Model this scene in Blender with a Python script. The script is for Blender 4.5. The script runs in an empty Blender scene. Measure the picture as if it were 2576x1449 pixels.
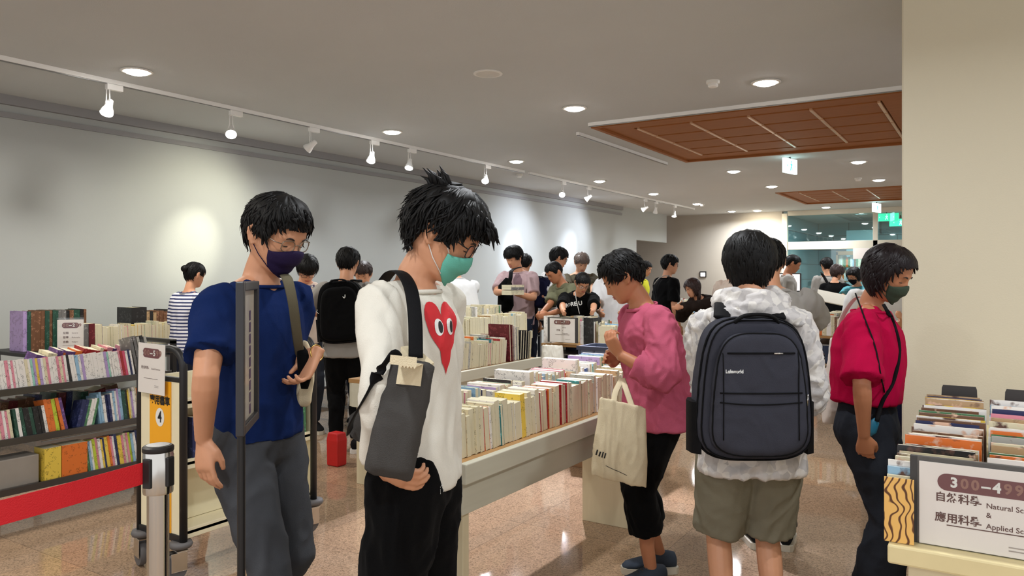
import bpy, bmesh, math, random
import numpy as np
from mathutils import Vector, Matrix, noise
from mathutils.bvhtree import BVHTree

V = Vector
C = bpy.context.scene.collection
SC = bpy.context.scene
PI = math.pi

# ------------------------------------------------------------------ camera
# the hall's long axis is +Y, the left wall is x = -7.46, the lens looks 32.4 degrees left of +Y
FPX, HORIZON, EYE = 1910.0, 690.0, 1.5
SN, CS = 0.5358, 0.8443
cam_d = bpy.data.cameras.new('camera')
cam = bpy.data.objects.new('camera', cam_d)
C.objects.link(cam)
cam.location = (0, 0, EYE)
cam.rotation_euler = (PI / 2, 0, math.asin(SN))
cam_d.sensor_width = 36
cam_d.lens = FPX / 2576 * 36
cam_d.shift_y = -(1449 / 2 - HORIZON) / 2576
cam_d.clip_start = 0.05
SC.camera = cam

# ------------------------------------------------------------------ world, exposure
w = bpy.data.worlds.new('world')
SC.world = w
w.use_nodes = True
w.node_tree.nodes['Background'].inputs[0].default_value = (0.79, 0.79, 0.80, 1)
w.node_tree.nodes['Background'].inputs[1].default_value = 1.05
SC.view_settings.view_transform = 'Standard'
SC.view_settings.look = 'None'
SC.view_settings.gamma = 1
SC.view_settings.use_curve_mapping = False
SC.view_settings.exposure = 0.45


def area_light(name, loc, size, power, col, target=None, spread=None):
    d = bpy.data.lights.new(name, 'AREA')
    d.shape = 'DISK'
    d.size = size
    d.energy = power
    d.color = col
    if spread:
        d.spread = spread
    o = bpy.data.objects.new(name, d)
    C.objects.link(o)
    o.location = loc
    if target:
        o.rotation_euler = (V(target) - V(loc)).to_track_quat('-Z', 'Y').to_euler()
    return o


def spot_light(name, loc, target, power, col, ang, blend, rad=0.03):
    d = bpy.data.lights.new(name, 'SPOT')
    d.energy = power
    d.color = col
    d.spot_size = ang
    d.spot_blend = blend
    d.shadow_soft_size = rad
    o = bpy.data.objects.new(name, d)
    C.objects.link(o)
    o.location = loc
    o.rotation_euler = (V(target) - V(loc)).to_track_quat('-Z', 'Y').to_euler()
    return o


WARM, COOL = (1.0, 0.95, 0.87), (0.80, 0.86, 1.0)
CEIL = 3.10
WALLX = -7.46
DOWN = [(-5.69, 3.46), (-1.6, 6.46), (-3.4, 6.48), (-5.69, 6.46), (-5.69, 9.08), (-5.69, 11.76), (-3.4, 11.76), (-1.62, 11.72),
        (-5.69, 14.2), (-5.67, 16.74), (-3.4, 14.15), (-1.64, 14.15), (-5.6, 19.2), (-3.37, 19.25), (-5.0, 19.35),
        (-1.6, 3.0), (0.8, 2.6), (-5.69, 0.8), (-3.4, 0.4), (-1.0, 0.2), (1.0, -0.2), (-1.6, -2.2), (0.9, -2.4)]
for i, (x, y) in enumerate(DOWN):
    area_light('downlight_beam', (x, y, CEIL - 0.045), 0.17, 25 if y > 3.2 else 20, WARM if y < 5 and x < -1.7 else (0.93, 0.965, 1.0), spread=math.radians(160))

# the strong cool downlight beyond the foreground bench, and the warm washer of the back wall
spot_light('wall_washer', (-5.0, 19.0, CEIL - 0.05), (-5.0, 20.0, 2.2), 75, (1.0, 0.88, 0.66), math.radians(110), 0.8, 0.08)
spot_light('bench_spot', (-3.4, 6.3, CEIL - 0.06), (-2.3, 4.1, 0.3), 640, (0.88, 0.86, 1.0), math.radians(40), 0.4, 0.04)

# ------------------------------------------------------------------ helpers


def P(px, py, z):
    """the point of the hall seen at photo pixel (px, py), z metres along the lens axis"""
    u = (px - 1288) / FPX
    return V((z * (-SN + u * CS), z * (CS + u * SN), EYE - z * (py - HORIZON) / FPX))


def s2l(c):
    c = c / 255
    return c / 12.92 if c <= 0.04045 else ((c + 0.055) / 1.055) ** 2.4


def rgb(c):
    return (s2l(c[0]), s2l(c[1]), s2l(c[2]), 1)


MATS = {}


def mat(name, col, rough=0.6, metal=0.0, var=0.08, scale=12.0, bump=0.0, bscale=60.0, spec=0.5, sheen=0.0, emit=None, estr=0, alpha=None, trans=0):
    """principled material, colour broken up by a noise"""
    if name in MATS:
        return MATS[name]
    m = bpy.data.materials.new(name)
    m.use_nodes = True
    nt = m.node_tree
    b = nt.nodes['Principled BSDF']
    b.inputs['Roughness'].default_value = rough
    b.inputs['Metallic'].default_value = metal
    b.inputs['Specular IOR Level'].default_value = spec
    if sheen:
        b.inputs['Sheen Weight'].default_value = sheen
    tc = nt.nodes.new('ShaderNodeTexCoord')
    n = nt.nodes.new('ShaderNodeTexNoise')
    n.inputs['Scale'].default_value = scale
    n.inputs['Detail'].default_value = 4
    nt.links.new(tc.outputs['Object'], n.inputs['Vector'])
    mx = nt.nodes.new('ShaderNodeMix')
    mx.data_type = 'RGBA'
    c = rgb(col)
    mx.inputs[6].default_value = tuple(max(0, v * (1 - var)) for v in c[:3]) + (1,)
    mx.inputs[7].default_value = tuple(min(1, v * (1 + var)) for v in c[:3]) + (1,)
    nt.links.new(n.outputs['Fac'], mx.inputs[0])
    nt.links.new(mx.outputs[2], b.inputs['Base Color'])
    if bump:
        n2 = nt.nodes.new('ShaderNodeTexNoise')
        n2.inputs['Scale'].default_value = bscale
        n2.inputs['Detail'].default_value = 5
        nt.links.new(tc.outputs['Object'], n2.inputs['Vector'])
        bp = nt.nodes.new('ShaderNodeBump')
        bp.inputs['Strength'].default_value = bump
        bp.inputs['Distance'].default_value = 0.01
        nt.links.new(n2.outputs['Fac'], bp.inputs['Height'])
        nt.links.new(bp.outputs['Normal'], b.inputs['Normal'])
    if emit:
        b.inputs['Emission Color'].default_value = rgb(emit)
        b.inputs['Emission Strength'].default_value = estr
    if trans:
        b.inputs['Transmission Weight'].default_value = trans
    if alpha is not None:
        b.inputs['Alpha'].default_value = alpha
    MATS[name] = m
    return m


def nd(m, kind, **kw):
    n = m.node_tree.nodes.new(kind)
    for k, v in kw.items():
        if k in n.inputs:
            n.inputs[k].default_value = v
        else:
            setattr(n, k, v)
    return n


def lk(m, a, b):
    m.node_tree.links.new(a, b)


class MB:
    """collects faces of one mesh"""

    def __init__(s):
        s.v, s.f, s.m = [], [], []

    def add(s, vs, fs, mi=0):
        k = len(s.v)
        s.v += [V(v) for v in vs]
        s.f += [tuple(i + k for i in f) for f in fs]
        s.m += [mi] * len(fs)
        return s

    def box(s, a, b, mi=0, M=None):
        x0, y0, z0 = a
        x1, y1, z1 = b
        vs = [V(p) for p in ((x0, y0, z0), (x1, y0, z0), (x1, y1, z0), (x0, y1, z0), (x0, y0, z1), (x1, y0, z1), (x1, y1, z1), (x0, y1, z1))]
        if M is not None:
            vs = [M @ v for v in vs]
        return s.add(vs, [(0, 3, 2, 1), (4, 5, 6, 7), (0, 1, 5, 4), (1, 2, 6, 5), (2, 3, 7, 6), (3, 0, 4, 7)], mi)

    def loft(s, rings, cap=True, mi=0, close=False):
        n = len(rings[0])
        vs = [p for r in rings for p in r]
        fs = []
        R = len(rings)
        for i in range(R if close else R - 1):
            a, b = i * n, ((i + 1) % R) * n
            for j in range(n):
                k = (j + 1) % n
                fs.append((a + j, a + k, b + k, b + j))
        if cap and not close:
            fs.append(tuple(reversed(range(n))))
            fs.append(tuple((R - 1) * n + j for j in range(n)))
        return s.add(vs, fs, mi)

    def tube(s, pts, rad, n=10, mi=0, flat=1.0, side=None, cap=True, close=False):
        """rad: one radius or one per point; flat < 1 squashes it across 'side'"""
        pts = [V(p) for p in pts]
        if not hasattr(rad, '__len__'):
            rad = [rad] * len(pts)
        rings = []
        up = None
        N = len(pts)
        for i, p in enumerate(pts):
            if close:
                t = pts[(i + 1) % N] - pts[i - 1]
            else:
                t = pts[min(i + 1, N - 1)] - pts[max(i - 1, 0)]
            if t.length < 1e-9:
                t = V((0, 0, 1))
            t.normalize()
            if side is not None:
                a = V(side[i]) if isinstance(side, list) else V(side)
                a = a - t * a.dot(t)
                if a.length < 1e-6:
                    a = t.orthogonal()
            elif up is None:
                a = t.orthogonal()
            else:
                a = up - t * up.dot(t)
                if a.length < 1e-6:
                    a = t.orthogonal()
            a.normalize()
            up = a
            b = t.cross(a)
            r = rad[i]
            rings.append([p + a * (math.cos(2 * PI * k / n) * r) + b * (math.sin(2 * PI * k / n) * r * flat) for k in range(n)])
        return s.loft(rings, cap, mi, close)

    def lathe(s, prof, c=(0, 0, 0), n=20, mi=0, M=None):
        c = V(c)
        rings = []
        for r, z in prof:
            ring = [V((r * math.cos(2 * PI * k / n), r * math.sin(2 * PI * k / n), z)) for k in range(n)]
            if M is not None:
                ring = [M @ p for p in ring]
            rings.append([p + c for p in ring])
        return s.loft(rings, True, mi)

    def ball(s, c, r, n=12, m=8, M=None, mi=0):
        if not hasattr(r, '__len__'):
            r = (r, r, r)
        prof = [(math.sin(PI * i / m), -math.cos(PI * i / m)) for i in range(m + 1)]
        prof[0] = (0.02, -1)
        prof[-1] = (0.02, 1)
        S = Matrix.Diagonal((r[0], r[1], r[2]))
        if M is not None:
            S = M.to_3x3() @ S
        return s.lathe(prof, c, n, mi, S)

    def mesh(s, name):
        me = bpy.data.meshes.new(name)
        me.from_pydata([tuple(v) for v in s.v], [], s.f)
        me.polygons.foreach_set('material_index', s.m)
        return me

    def build(s, name, mats, parent=None, smooth=False, bevel=0, origin=None, fix=True, sharp=None):
        if not isinstance(mats, (list, tuple)):
            mats = [mats]
        if origin is None:
            xs = [v.x for v in s.v]
            ys = [v.y for v in s.v]
            zs = [v.z for v in s.v]
            origin = V(((min(xs) + max(xs)) / 2, (min(ys) + max(ys)) / 2, min(zs)))
        else:
            origin = V(origin)
        s.v = [v - origin for v in s.v]
        me = s.mesh(name)
        if fix:
            bm = bmesh.new()
            bm.from_mesh(me)
            bmesh.ops.recalc_face_normals(bm, faces=bm.faces)
            bm.to_mesh(me)
            bm.free()
        for m in mats:
            me.materials.append(m)
        return put(name, me, parent, origin, smooth, bevel, sharp)


def put(name, me, parent=None, origin=(0, 0, 0), smooth=False, bevel=0, sharp=None):
    if smooth:
        me.polygons.foreach_set('use_smooth', [True] * len(me.polygons))
        if sharp:
            me.set_sharp_from_angle(angle=sharp)
    o = bpy.data.objects.new(name, me)
    C.objects.link(o)
    o.location = origin
    if parent is not None:
        o.parent = parent
        o.matrix_parent_inverse = wm(parent).inverted()
    if bevel:
        b = o.modifiers.new('bevel', 'BEVEL')
        b.width = bevel
        b.segments = 2
        b.limit_method = 'ANGLE'
        b.angle_limit = math.radians(40)
    return o


def wm(o):
    L = o.matrix_basis
    if o.parent:
        return wm(o.parent) @ o.matrix_parent_inverse @ L
    return L


def tag(o, label, cat, group=None, kind=None):
    o['label'] = label
    o['category'] = cat
    if group:
        o['group'] = group
    if kind:
        o['kind'] = kind
    return o


def empty(name, loc, label, cat, group=None):
    o = bpy.data.objects.new(name, None)
    C.objects.link(o)
    o.location = loc
    o.empty_display_size = 0.1
    return tag(o, label, cat, group)


def struct(o, label=None, cat=None):
    o['kind'] = 'structure'
    if label:
        o['label'] = label
        o['category'] = cat
    return o


def text_mesh(s, size, align='CENTER', bold=0.0, extrude=0.0, squash=1.0):
    """flat mesh (verts, faces) of a line of writing in the x-y plane, centred on the origin"""
    cu = bpy.data.curves.new('t', 'FONT')
    cu.body = s
    cu.size = size
    cu.align_x = align
    cu.align_y = 'CENTER'
    cu.offset = bold
    cu.resolution_u = 3
    o = bpy.data.objects.new('t', cu)
    C.objects.link(o)
    dg = bpy.context.evaluated_depsgraph_get()
    me = bpy.data.meshes.new_from_object(o.evaluated_get(dg))
    vs = [(v.co.x * squash, v.co.y) for v in me.vertices]
    fs = [tuple(p.vertices) for p in me.polygons]
    bpy.data.objects.remove(o)
    bpy.data.curves.remove(cu)
    bpy.data.meshes.remove(me)
    return vs, fs


def flat_on(mb, vf, o, r, u, mi=0):
    """lay a flat shape on the plane through o spanned by r (right) and u (up)"""
    vs, fs = vf
    o, r, u = V(o), V(r), V(u)
    mb.add([o + r * x + u * y for x, y in vs], fs, mi)
    return mb


def pill(wd, ht, n=10):
    r = ht / 2
    pts = []
    for k in range(n + 1):
        a = -PI / 2 + PI * k / n
        pts.append((wd / 2 - r + r * math.cos(a), r * math.sin(a)))
    for k in range(n + 1):
        a = PI / 2 + PI * k / n
        pts.append((-wd / 2 + r + r * math.cos(a), r * math.sin(a)))
    return pts, [tuple(range(len(pts)))]


def rect(x0, y0, x1, y1):
    return [(x0, y0), (x1, y0), (x1, y1), (x0, y1)], [(0, 1, 2, 3)]
# ------------------------------------------------------------------ the setting
def plaster(name, col, bump=0.08):
    return mat(name, col, 0.85, var=0.035, scale=1.6, bump=bump, bscale=140, spec=0.2)


M_ceil = plaster('ceiling_paint', (203, 207, 209), 0.25)
M_wall = plaster('wall_paint', (184, 188, 186))
M_back = plaster('back_wall_paint', (182, 176, 166))
M_pillar = plaster('pillar_paint', (226, 218, 194))
M_white = mat('white_paint', (232, 231, 226), 0.45, var=0.02)
M_wmetal = mat('white_enamel', (246, 246, 244), 0.35, var=0.02)
M_chrome = mat('polished_steel', (205, 203, 198), 0.16, metal=1.0, var=0.04)
M_steel = mat('brushed_steel', (150, 150, 150), 0.32, metal=0.9, var=0.06)
M_black = mat('black_plastic', (24, 23, 24), 0.45, var=0.1)
M_dark = mat('dark_grey_plastic', (62, 60, 60), 0.5, var=0.08)
M_ink = mat('black_ink', (20, 18, 18), 0.6)
M_grey = mat('grey_rubber', (96, 94, 94), 0.6, var=0.08)


def floor_material():
    m = mat('granite_tiles', (172, 152, 138), 0.16, var=0.0)
    nt = m.node_tree
    b = nt.nodes['Principled BSDF']
    b.inputs['Specular IOR Level'].default_value = .42
    tc = nd(m, 'ShaderNodeTexCoord')
    br = nd(m, 'ShaderNodeTexBrick', Scale=1.0)
    br.offset = 0.0
    br.inputs['Brick Width'].default_value = 0.9
    br.inputs['Row Height'].default_value = 0.9
    br.inputs['Mortar Size'].default_value = 0.0022
    br.inputs['Color1'].default_value = rgb((172, 144, 116))
    br.inputs['Color2'].default_value = rgb((158, 136, 114))
    br.inputs['Mortar'].default_value = rgb((128, 108, 90))
    lk(m, tc.outputs['Object'], br.inputs['Vector'])
    vo = nd(m, 'ShaderNodeTexVoronoi', Scale=150.0)
    lk(m, tc.outputs['Object'], vo.inputs['Vector'])
    r1 = nd(m, 'ShaderNodeValToRGB')
    lk(m, vo.outputs['Color'], r1.inputs['Fac'])
    e = r1.color_ramp.elements
    e[0].position, e[0].color = 0.12, (0.5, 0.48, 0.46, 1)
    e[1].position, e[1].color = 0.9, (1.25, 1.2, 1.16, 1)
    k = r1.color_ramp.elements.new(0.45)
    k.color = (0.92, 0.9, 0.88, 1)
    mx = nd(m, 'ShaderNodeMix', data_type='RGBA', blend_type='MULTIPLY')
    mx.inputs[0].default_value = 0.85
    lk(m, br.outputs['Color'], mx.inputs[6])
    lk(m, r1.outputs['Color'], mx.inputs[7])
    n = nd(m, 'ShaderNodeTexNoise', Scale=0.8, Detail=3.0)
    lk(m, tc.outputs['Object'], n.inputs['Vector'])
    mp = nd(m, 'ShaderNodeMapRange')
    mp.inputs[1].default_value, mp.inputs[2].default_value = 0.3, 0.7
    mp.inputs[3].default_value, mp.inputs[4].default_value = 0.03, 0.07
    lk(m, n.outputs['Fac'], mp.inputs[0])
    lk(m, mp.outputs[0], b.inputs['Roughness'])
    lk(m, mx.outputs[2], b.inputs['Base Color'])
    return m


M_floor = floor_material()


def wood_mat(name, c1, c2, rough=0.45, axis='X', sc=1.0):
    m = mat(name, c1, rough, var=0.0)
    b = m.node_tree.nodes['Principled BSDF']
    b.inputs['Specular IOR Level'].default_value = .25
    tc = nd(m, 'ShaderNodeTexCoord')
    mp = nd(m, 'ShaderNodeMapping')
    mp.inputs['Scale'].default_value = {'X': (1 * sc, 14 * sc, 14 * sc), 'Y': (14 * sc, 1 * sc, 14 * sc), 'Z': (14 * sc, 14 * sc, 1 * sc)}[axis]
    lk(m, tc.outputs['Object'], mp.inputs['Vector'])
    n = nd(m, 'ShaderNodeTexNoise', Scale=2.0, Detail=6.0)
    n.inputs['Distortion'].default_value = 1.2
    lk(m, mp.outputs[0], n.inputs['Vector'])
    mx = nd(m, 'ShaderNodeMix', data_type='RGBA')
    mx.inputs[6].default_value = rgb(c1)
    mx.inputs[7].default_value = rgb(c2)
    lk(m, n.outputs['Fac'], mx.inputs[0])
    lk(m, mx.outputs[2], b.inputs['Base Color'])
    return m


M_panel = wood_mat('ceiling_veneer', (176, 112, 60), (146, 88, 42), 0.6, 'X')
M_groove_lit = wood_mat('groove_highlight_tone', (236, 196, 160), (214, 170, 130), 0.25, 'Y')  # pale tone paints the light caught on the groove sides
M_oak = wood_mat('oak_edge', (182, 142, 92), (150, 112, 70), 0.5, 'X')
M_bench = wood_mat('whitewashed_wood', (208, 205, 186), (190, 187, 168), 0.55, 'Y', 0.6)
M_benchx = wood_mat('whitewashed_board', (222, 210, 178), (206, 194, 160), 0.55, 'Z', 0.6)
M_cream = mat('cream_laminate', (232, 222, 188), 0.5, var=0.03)


def slab(name, a, b, m, bevel=0):
    return struct(MB().box(a, b).build(name, m, bevel=bevel))


slab('floor', (-10, -4, -0.1), (7, 28, 0), M_floor)
# ceiling with two recesses for the wooden coffers
PAN = [(-3.68, -0.56, 7.45, 10.43), (-3.60, -0.48, 15.35, 18.15)]
cb = MB()
ys = [-4, 7.45, 10.43, 15.35, 18.15, 28]
for i in range(5):
    if i in (1, 3):
        p = PAN[0] if i == 1 else PAN[1]
        cb.box((-10, ys[i], CEIL), (p[0], ys[i + 1], CEIL + 0.15))
        cb.box((p[1], ys[i], CEIL), (7, ys[i + 1], CEIL + 0.15))
    else:
        cb.box((-10, ys[i], CEIL), (7, ys[i + 1], CEIL + 0.15))
struct(cb.build('ceiling', M_ceil))
# left wall ends at y = 17.5 with an opening under a bulkhead
wb = MB().box((WALLX - 0.15, -4, 0), (WALLX, 17.5, CEIL))
wb.box((WALLX - 0.15, 17.5, 2.35), (WALLX, 19.55, CEIL))
struct(wb.build('wall_left', M_wall))
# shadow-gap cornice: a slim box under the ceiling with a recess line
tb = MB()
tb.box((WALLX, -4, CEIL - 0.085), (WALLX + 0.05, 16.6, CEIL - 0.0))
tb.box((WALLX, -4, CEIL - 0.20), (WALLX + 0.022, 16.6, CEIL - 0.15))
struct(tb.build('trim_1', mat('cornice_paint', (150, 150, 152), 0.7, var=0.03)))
# back wall left of the glass front
BY = 20.0
slab('wall_back', (-10, BY, 0), (-4.55, BY + 0.2, CEIL), M_back)
slab('wall_recess', (-10.2, 15, 0), (-10, BY, CEIL), M_back)
# pillar on the right
slab('pillar', (-0.41, 4.48, 0), (1.15, 5.6, CEIL), M_pillar, 0.01)

# glass front: white frame, glass panes, lobby behind
gx = [-4.55, -4.42, -2.45, -2.35, 0.2, 0.3, 3.0]
fb = MB()
fb.box((-4.55, BY - 0.03, 0), (-4.42, BY + 0.12, CEIL - 0.06))
fb.box((-2.45, BY, 0), (-2.34, BY + 0.1, CEIL - 0.06))
fb.box((0.2, BY, 0), (0.3, BY + 0.1, CEIL - 0.06))
fb.box((-4.42, BY, 2.12), (3, BY + 0.12, 2.32))
fb.box((-4.42, BY, CEIL - 0.12), (3, BY + 0.1, CEIL))
fb.box((-4.42, BY, 0), (3, BY + 0.1, 0.1))
win = struct(fb.build('window_1', mat('cream_frame', (226, 220, 202), 0.4, var=0.02), bevel=0.008))
M_glass = bpy.data.materials.new('green_tinted_glass')
M_glass.use_nodes = True
nt = M_glass.node_tree
nt.nodes.clear()
out = nd(M_glass, 'ShaderNodeOutputMaterial')
tr = nd(M_glass, 'ShaderNodeBsdfTransparent')
tr.inputs[0].default_value = (0.70, 0.82, 0.82, 1)
gl = nd(M_glass, 'ShaderNodeBsdfGlossy')
gl.inputs['Roughness'].default_value = 0.02
gl.inputs['Color'].default_value = (0.85, 0.95, 0.97, 1)
ms = nd(M_glass, 'ShaderNodeMixShader')
ms.inputs[0].default_value = 0.16
lk(M_glass, tr.outputs[0], ms.inputs[1])
lk(M_glass, gl.outputs[0], ms.inputs[2])
lk(M_glass, ms.outputs[0], out.inputs[0])
for x0, x1 in ((-4.42, -2.45), (-2.34, 0.2), (0.3, 3.0)):
    for z0, z1 in ((2.32, CEIL - 0.12), (0.1, 2.12)):
        MB().box((x0, BY + 0.045, z0), (x1, BY + 0.055, z1)).build('pane', M_glass, win)
# lobby beyond the glass: tiled walls, a taller screen and a bookshelf
M_tile = mat('teal_tiles', (120, 150, 152), 0.3, var=0.05)
b_ = M_tile.node_tree.nodes['Principled BSDF']
tc = nd(M_tile, 'ShaderNodeTexCoord')
br = nd(M_tile, 'ShaderNodeTexBrick', Scale=1.0)
br.inputs['Brick Width'].default_value = 0.9
br.inputs['Row Height'].default_value = 0.45
br.inputs['Mortar Size'].default_value = 0.012
br.inputs['Color1'].default_value = rgb((128, 160, 164))
br.inputs['Color2'].default_value = rgb((112, 146, 152))
br.inputs['Mortar'].default_value = rgb((52, 66, 72))
mp = nd(M_tile, 'ShaderNodeMapping')
mp.inputs['Rotation'].default_value = (PI / 2, 0, 0)
lk(M_tile, tc.outputs['Object'], mp.inputs[0])
lk(M_tile, mp.outputs[0], br.inputs['Vector'])
lk(M_tile, br.outputs['Color'], b_.inputs['Base Color'])
slab('wall_lobby', (-10, 25.5, 0), (6, 25.7, CEIL), M_tile)
slab('wall_lobby_left', (-4.9, 20.2, 0), (-4.7, 25.5, CEIL), M_tile)
slab('wall_lobby_screen', (-3.55, 23.4, 0), (-2.75, 23.6, 2.75), mat('pale_blue_panel', (166, 206, 214), 0.4, var=0.03))

# ------------------------------------------------------------------ coffers in the ceiling
for k, (x0, x1, y0, y1) in enumerate(PAN):
    e = empty('ceiling_coffer', (x0, y0, CEIL), ['near brown wooden coffered ceiling panel, the larger one beside the pillar', 'far brown wooden coffered ceiling panel above the glass front'][k], 'ceiling panel', 'wooden ceiling panels')
    MB().box((x0, y0, CEIL + 0.06), (x1, y1, CEIL + 0.12)).build('back_panel', M_panel, e)
    f = MB()
    g = 0.02
    f.box((x0 - g, y0 - g, CEIL - 0.012), (x0 + 0.03, y1 + g, CEIL + 0.1))
    f.box((x1 - 0.03, y0 - g, CEIL - 0.012), (x1 + g, y1 + g, CEIL + 0.1))
    f.box((x0 + 0.03, y0 - g, CEIL - 0.012), (x1 - 0.03, y0 + 0.03, CEIL + 0.1))
    f.box((x0 + 0.03, y1 - 0.03, CEIL - 0.012), (x1 - 0.03, y1 + g, CEIL + 0.1))
    f.build('frame', M_panel, e)
    # raised tablets between grooves
    nx, ny = 4, 4
    bx, by = 0.35, 0.38
    dx = (x1 - x0 - 2 * bx) / nx
    dy = (y1 - y0 - 2 * by) / ny
    f = MB()
    f.box((x0 + 0.03, y0 + 0.03, CEIL + 0.015), (x1 - 0.03, y0 + by - 0.03, CEIL + 0.06))
    f.box((x0 + 0.03, y1 - by + 0.03, CEIL + 0.015), (x1 - 0.03, y1 - 0.03, CEIL + 0.06))
    f.box((x0 + 0.03, y0 + by - 0.03, CEIL + 0.015), (x0 + bx - 0.03, y1 - by + 0.03, CEIL + 0.06))
    f.box((x1 - bx + 0.03, y0 + by - 0.03, CEIL + 0.015), (x1 - 0.03, y1 - by + 0.03, CEIL + 0.06))
    f.build('border', M_panel, e)
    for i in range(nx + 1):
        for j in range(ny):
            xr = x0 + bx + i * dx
            MB().box((xr - .014, y0 + by + j * dy + .02, CEIL + .004), (xr + .014, y0 + by + (j + 1) * dy - .02, CEIL + .06)).build('groove_highlight', M_groove_lit, e, bevel=.003)  # added strips: highlights of the lengthwise grooves put in as pale wood
    for i in range(nx):
        for j in range(ny):
            MB().box((x0 + bx + i * dx + 0.012, y0 + by + j * dy + 0.022, CEIL + 0.015), (x0 + bx + (i + 1) * dx - 0.012, y0 + by + (j + 1) * dy - 0.022, CEIL + 0.06)).build('tablet', M_panel, e, bevel=0.012)

# ------------------------------------------------------------------ rails, spots, downlights on the ceiling
rail_label = {0: 'long white lighting rail near the left wall carrying the spotlights', 1: 'short white lighting rail left of the near wooden ceiling panel', 2: 'white lighting rail along the front edge of the near wooden ceiling panel', 3: 'far white lighting rail near the left wall, past the gap'}
for k, (a, b) in enumerate((((-6.13, -0.5), (-6.13, 10.0)), ((-3.95, 7.6), (-3.95, 10.35)), ((-3.62, 7.22), (1.9, 7.22)), ((-6.13, 10.15), (-6.13, 17.9)))):
    mb = MB()
    if a[0] == b[0]:
        mb.box((a[0] - 0.018, a[1], CEIL - 0.035), (a[0] + 0.018, b[1], CEIL))
        mb.box((a[0] - 0.008, a[1], CEIL - 0.042), (a[0] + 0.008, b[1], CEIL - 0.035), 1)
    else:
        mb.box((a[0], a[1] - 0.018, CEIL - 0.035), (b[0], a[1] + 0.018, CEIL))
        mb.box((a[0], a[1] - 0.008, CEIL - 0.042), (b[0], a[1] + 0.008, CEIL - 0.035), 1)
    tag(mb.build('lighting_rail', [M_wmetal, M_steel]), rail_label[k], 'lighting rail')

M_lamp = mat('lamp_glow', (255, 250, 240), 0.4, emit=(255, 250, 244), estr=26)
M_lampoff = mat('lamp_glass', (190, 190, 186), 0.2)


def spotlight(y, aim, on, label, x=-6.13, glow=0):
    """adapter on the rail, two stems, a bell-shaped head with its lamp"""
    e = empty('track_spotlight', (x, y, CEIL - 0.04), label, 'spotlight', 'spotlights on the long rail')
    MB().box((x - 0.02, y - 0.015, CEIL - 0.085), (x + 0.02, y + 0.12, CEIL - 0.036)).build('adapter', M_wmetal, e, bevel=0.004)
    hc = V((x, y, CEIL - 0.24))
    d = (V(aim) - hc).normalized()
    s_ = d.cross(V((0, 0, 1)))
    if s_.length < 1e-3:
        s_ = V((1, 0, 0))
    s_.normalize()
    mb = MB()
    for q in (-1, 1):
        mb.tube([V((x, y, CEIL - 0.08)) + s_ * 0.012 * q, V((x, y, CEIL - 0.17)) + s_ * 0.014 * q, hc + s_ * 0.03 * q - d * 0.02], 0.005, 6)
    mb.build('stem', M_wmetal, e, smooth=True)
    M = d.to_track_quat('Z', 'Y').to_matrix().to_4x4()
    prof = [(0.012, -0.085), (0.024, -0.08), (0.028, -0.04), (0.034, -0.01), (0.047, 0.02), (0.053, 0.05), (0.050, 0.052), (0.046, 0.035)]
    h = MB().lathe(prof, hc, 18, 0, M).build('head', M_wmetal, e, smooth=True, sharp=0.9)
    MB().lathe([(0.004, 0.030), (0.044, 0.036), (0.044, 0.042), (0.004, 0.048)], hc, 18, 0, M).build('lamp', M_lamp if on else M_lampoff, h, smooth=True)
    if on:
        lp = hc + d * 0.06
        colr = COOL if glow != 1 else (1.0, 0.95, 0.74)
        L = spot_light('track_beam', lp, aim, on * (.7 if glow else 1), colr, math.radians(100 if glow else 60), 1.0, 0.03)
        if glow:
            spot_light('track_beam', lp, aim, on * .9, colr, math.radians(32), 1.0, 0.03)
    return e


SP = [(3.48, (-5.3, 2.2, 0.0), 25, 'lit white spotlight nearest on the long rail, at far left', 0),
      (4.67, (-4.2, 3.2, 0.5), 25, 'second lit white spotlight along the long rail, tilted to the right', 0),
      (5.66, (WALLX, 5.16, 1.8), 95, 'white bell spotlight third along the long rail, turned to the wall', 1),
      (6.6, (-5.5, 5.2, 0.0), 25, 'lit white spotlight fourth along the long rail', 0),
      (7.28, (-5.5, 5.9, 0.0), 25, 'lit white spotlight fifth along the long rail, close to the fourth', 0),
      (8.95, (-4.7, 6.4, 0.0), 25, 'lit white spotlight sixth along the rail, above the tousled dark haired shopper', 0),
      (11.23, (-4.2, 7.8, 0.0), 40, 'lit white spotlight first past the gap in the rail', 0),
      (12.19, (WALLX, 11.75, 1.9), 120, 'white spotlight second past the gap in the rail, turned to the wall', 2),
      (14.8, (WALLX, 13.9, 2.0), 120, 'small white spotlight third past the gap, first of a close pair', 2),
      (15.41, (-6.6, 15.8, 1.4), 0, 'small white spotlight fourth past the gap, second of a close pair', 0),
      (16.54, (-6.0, 15.4, 0.0), 25, 'last white spotlight at the far end of the rail', 0)]
for y, aim, on, lab, g in SP:
    spotlight(y, aim, on, lab, glow=g)

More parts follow.
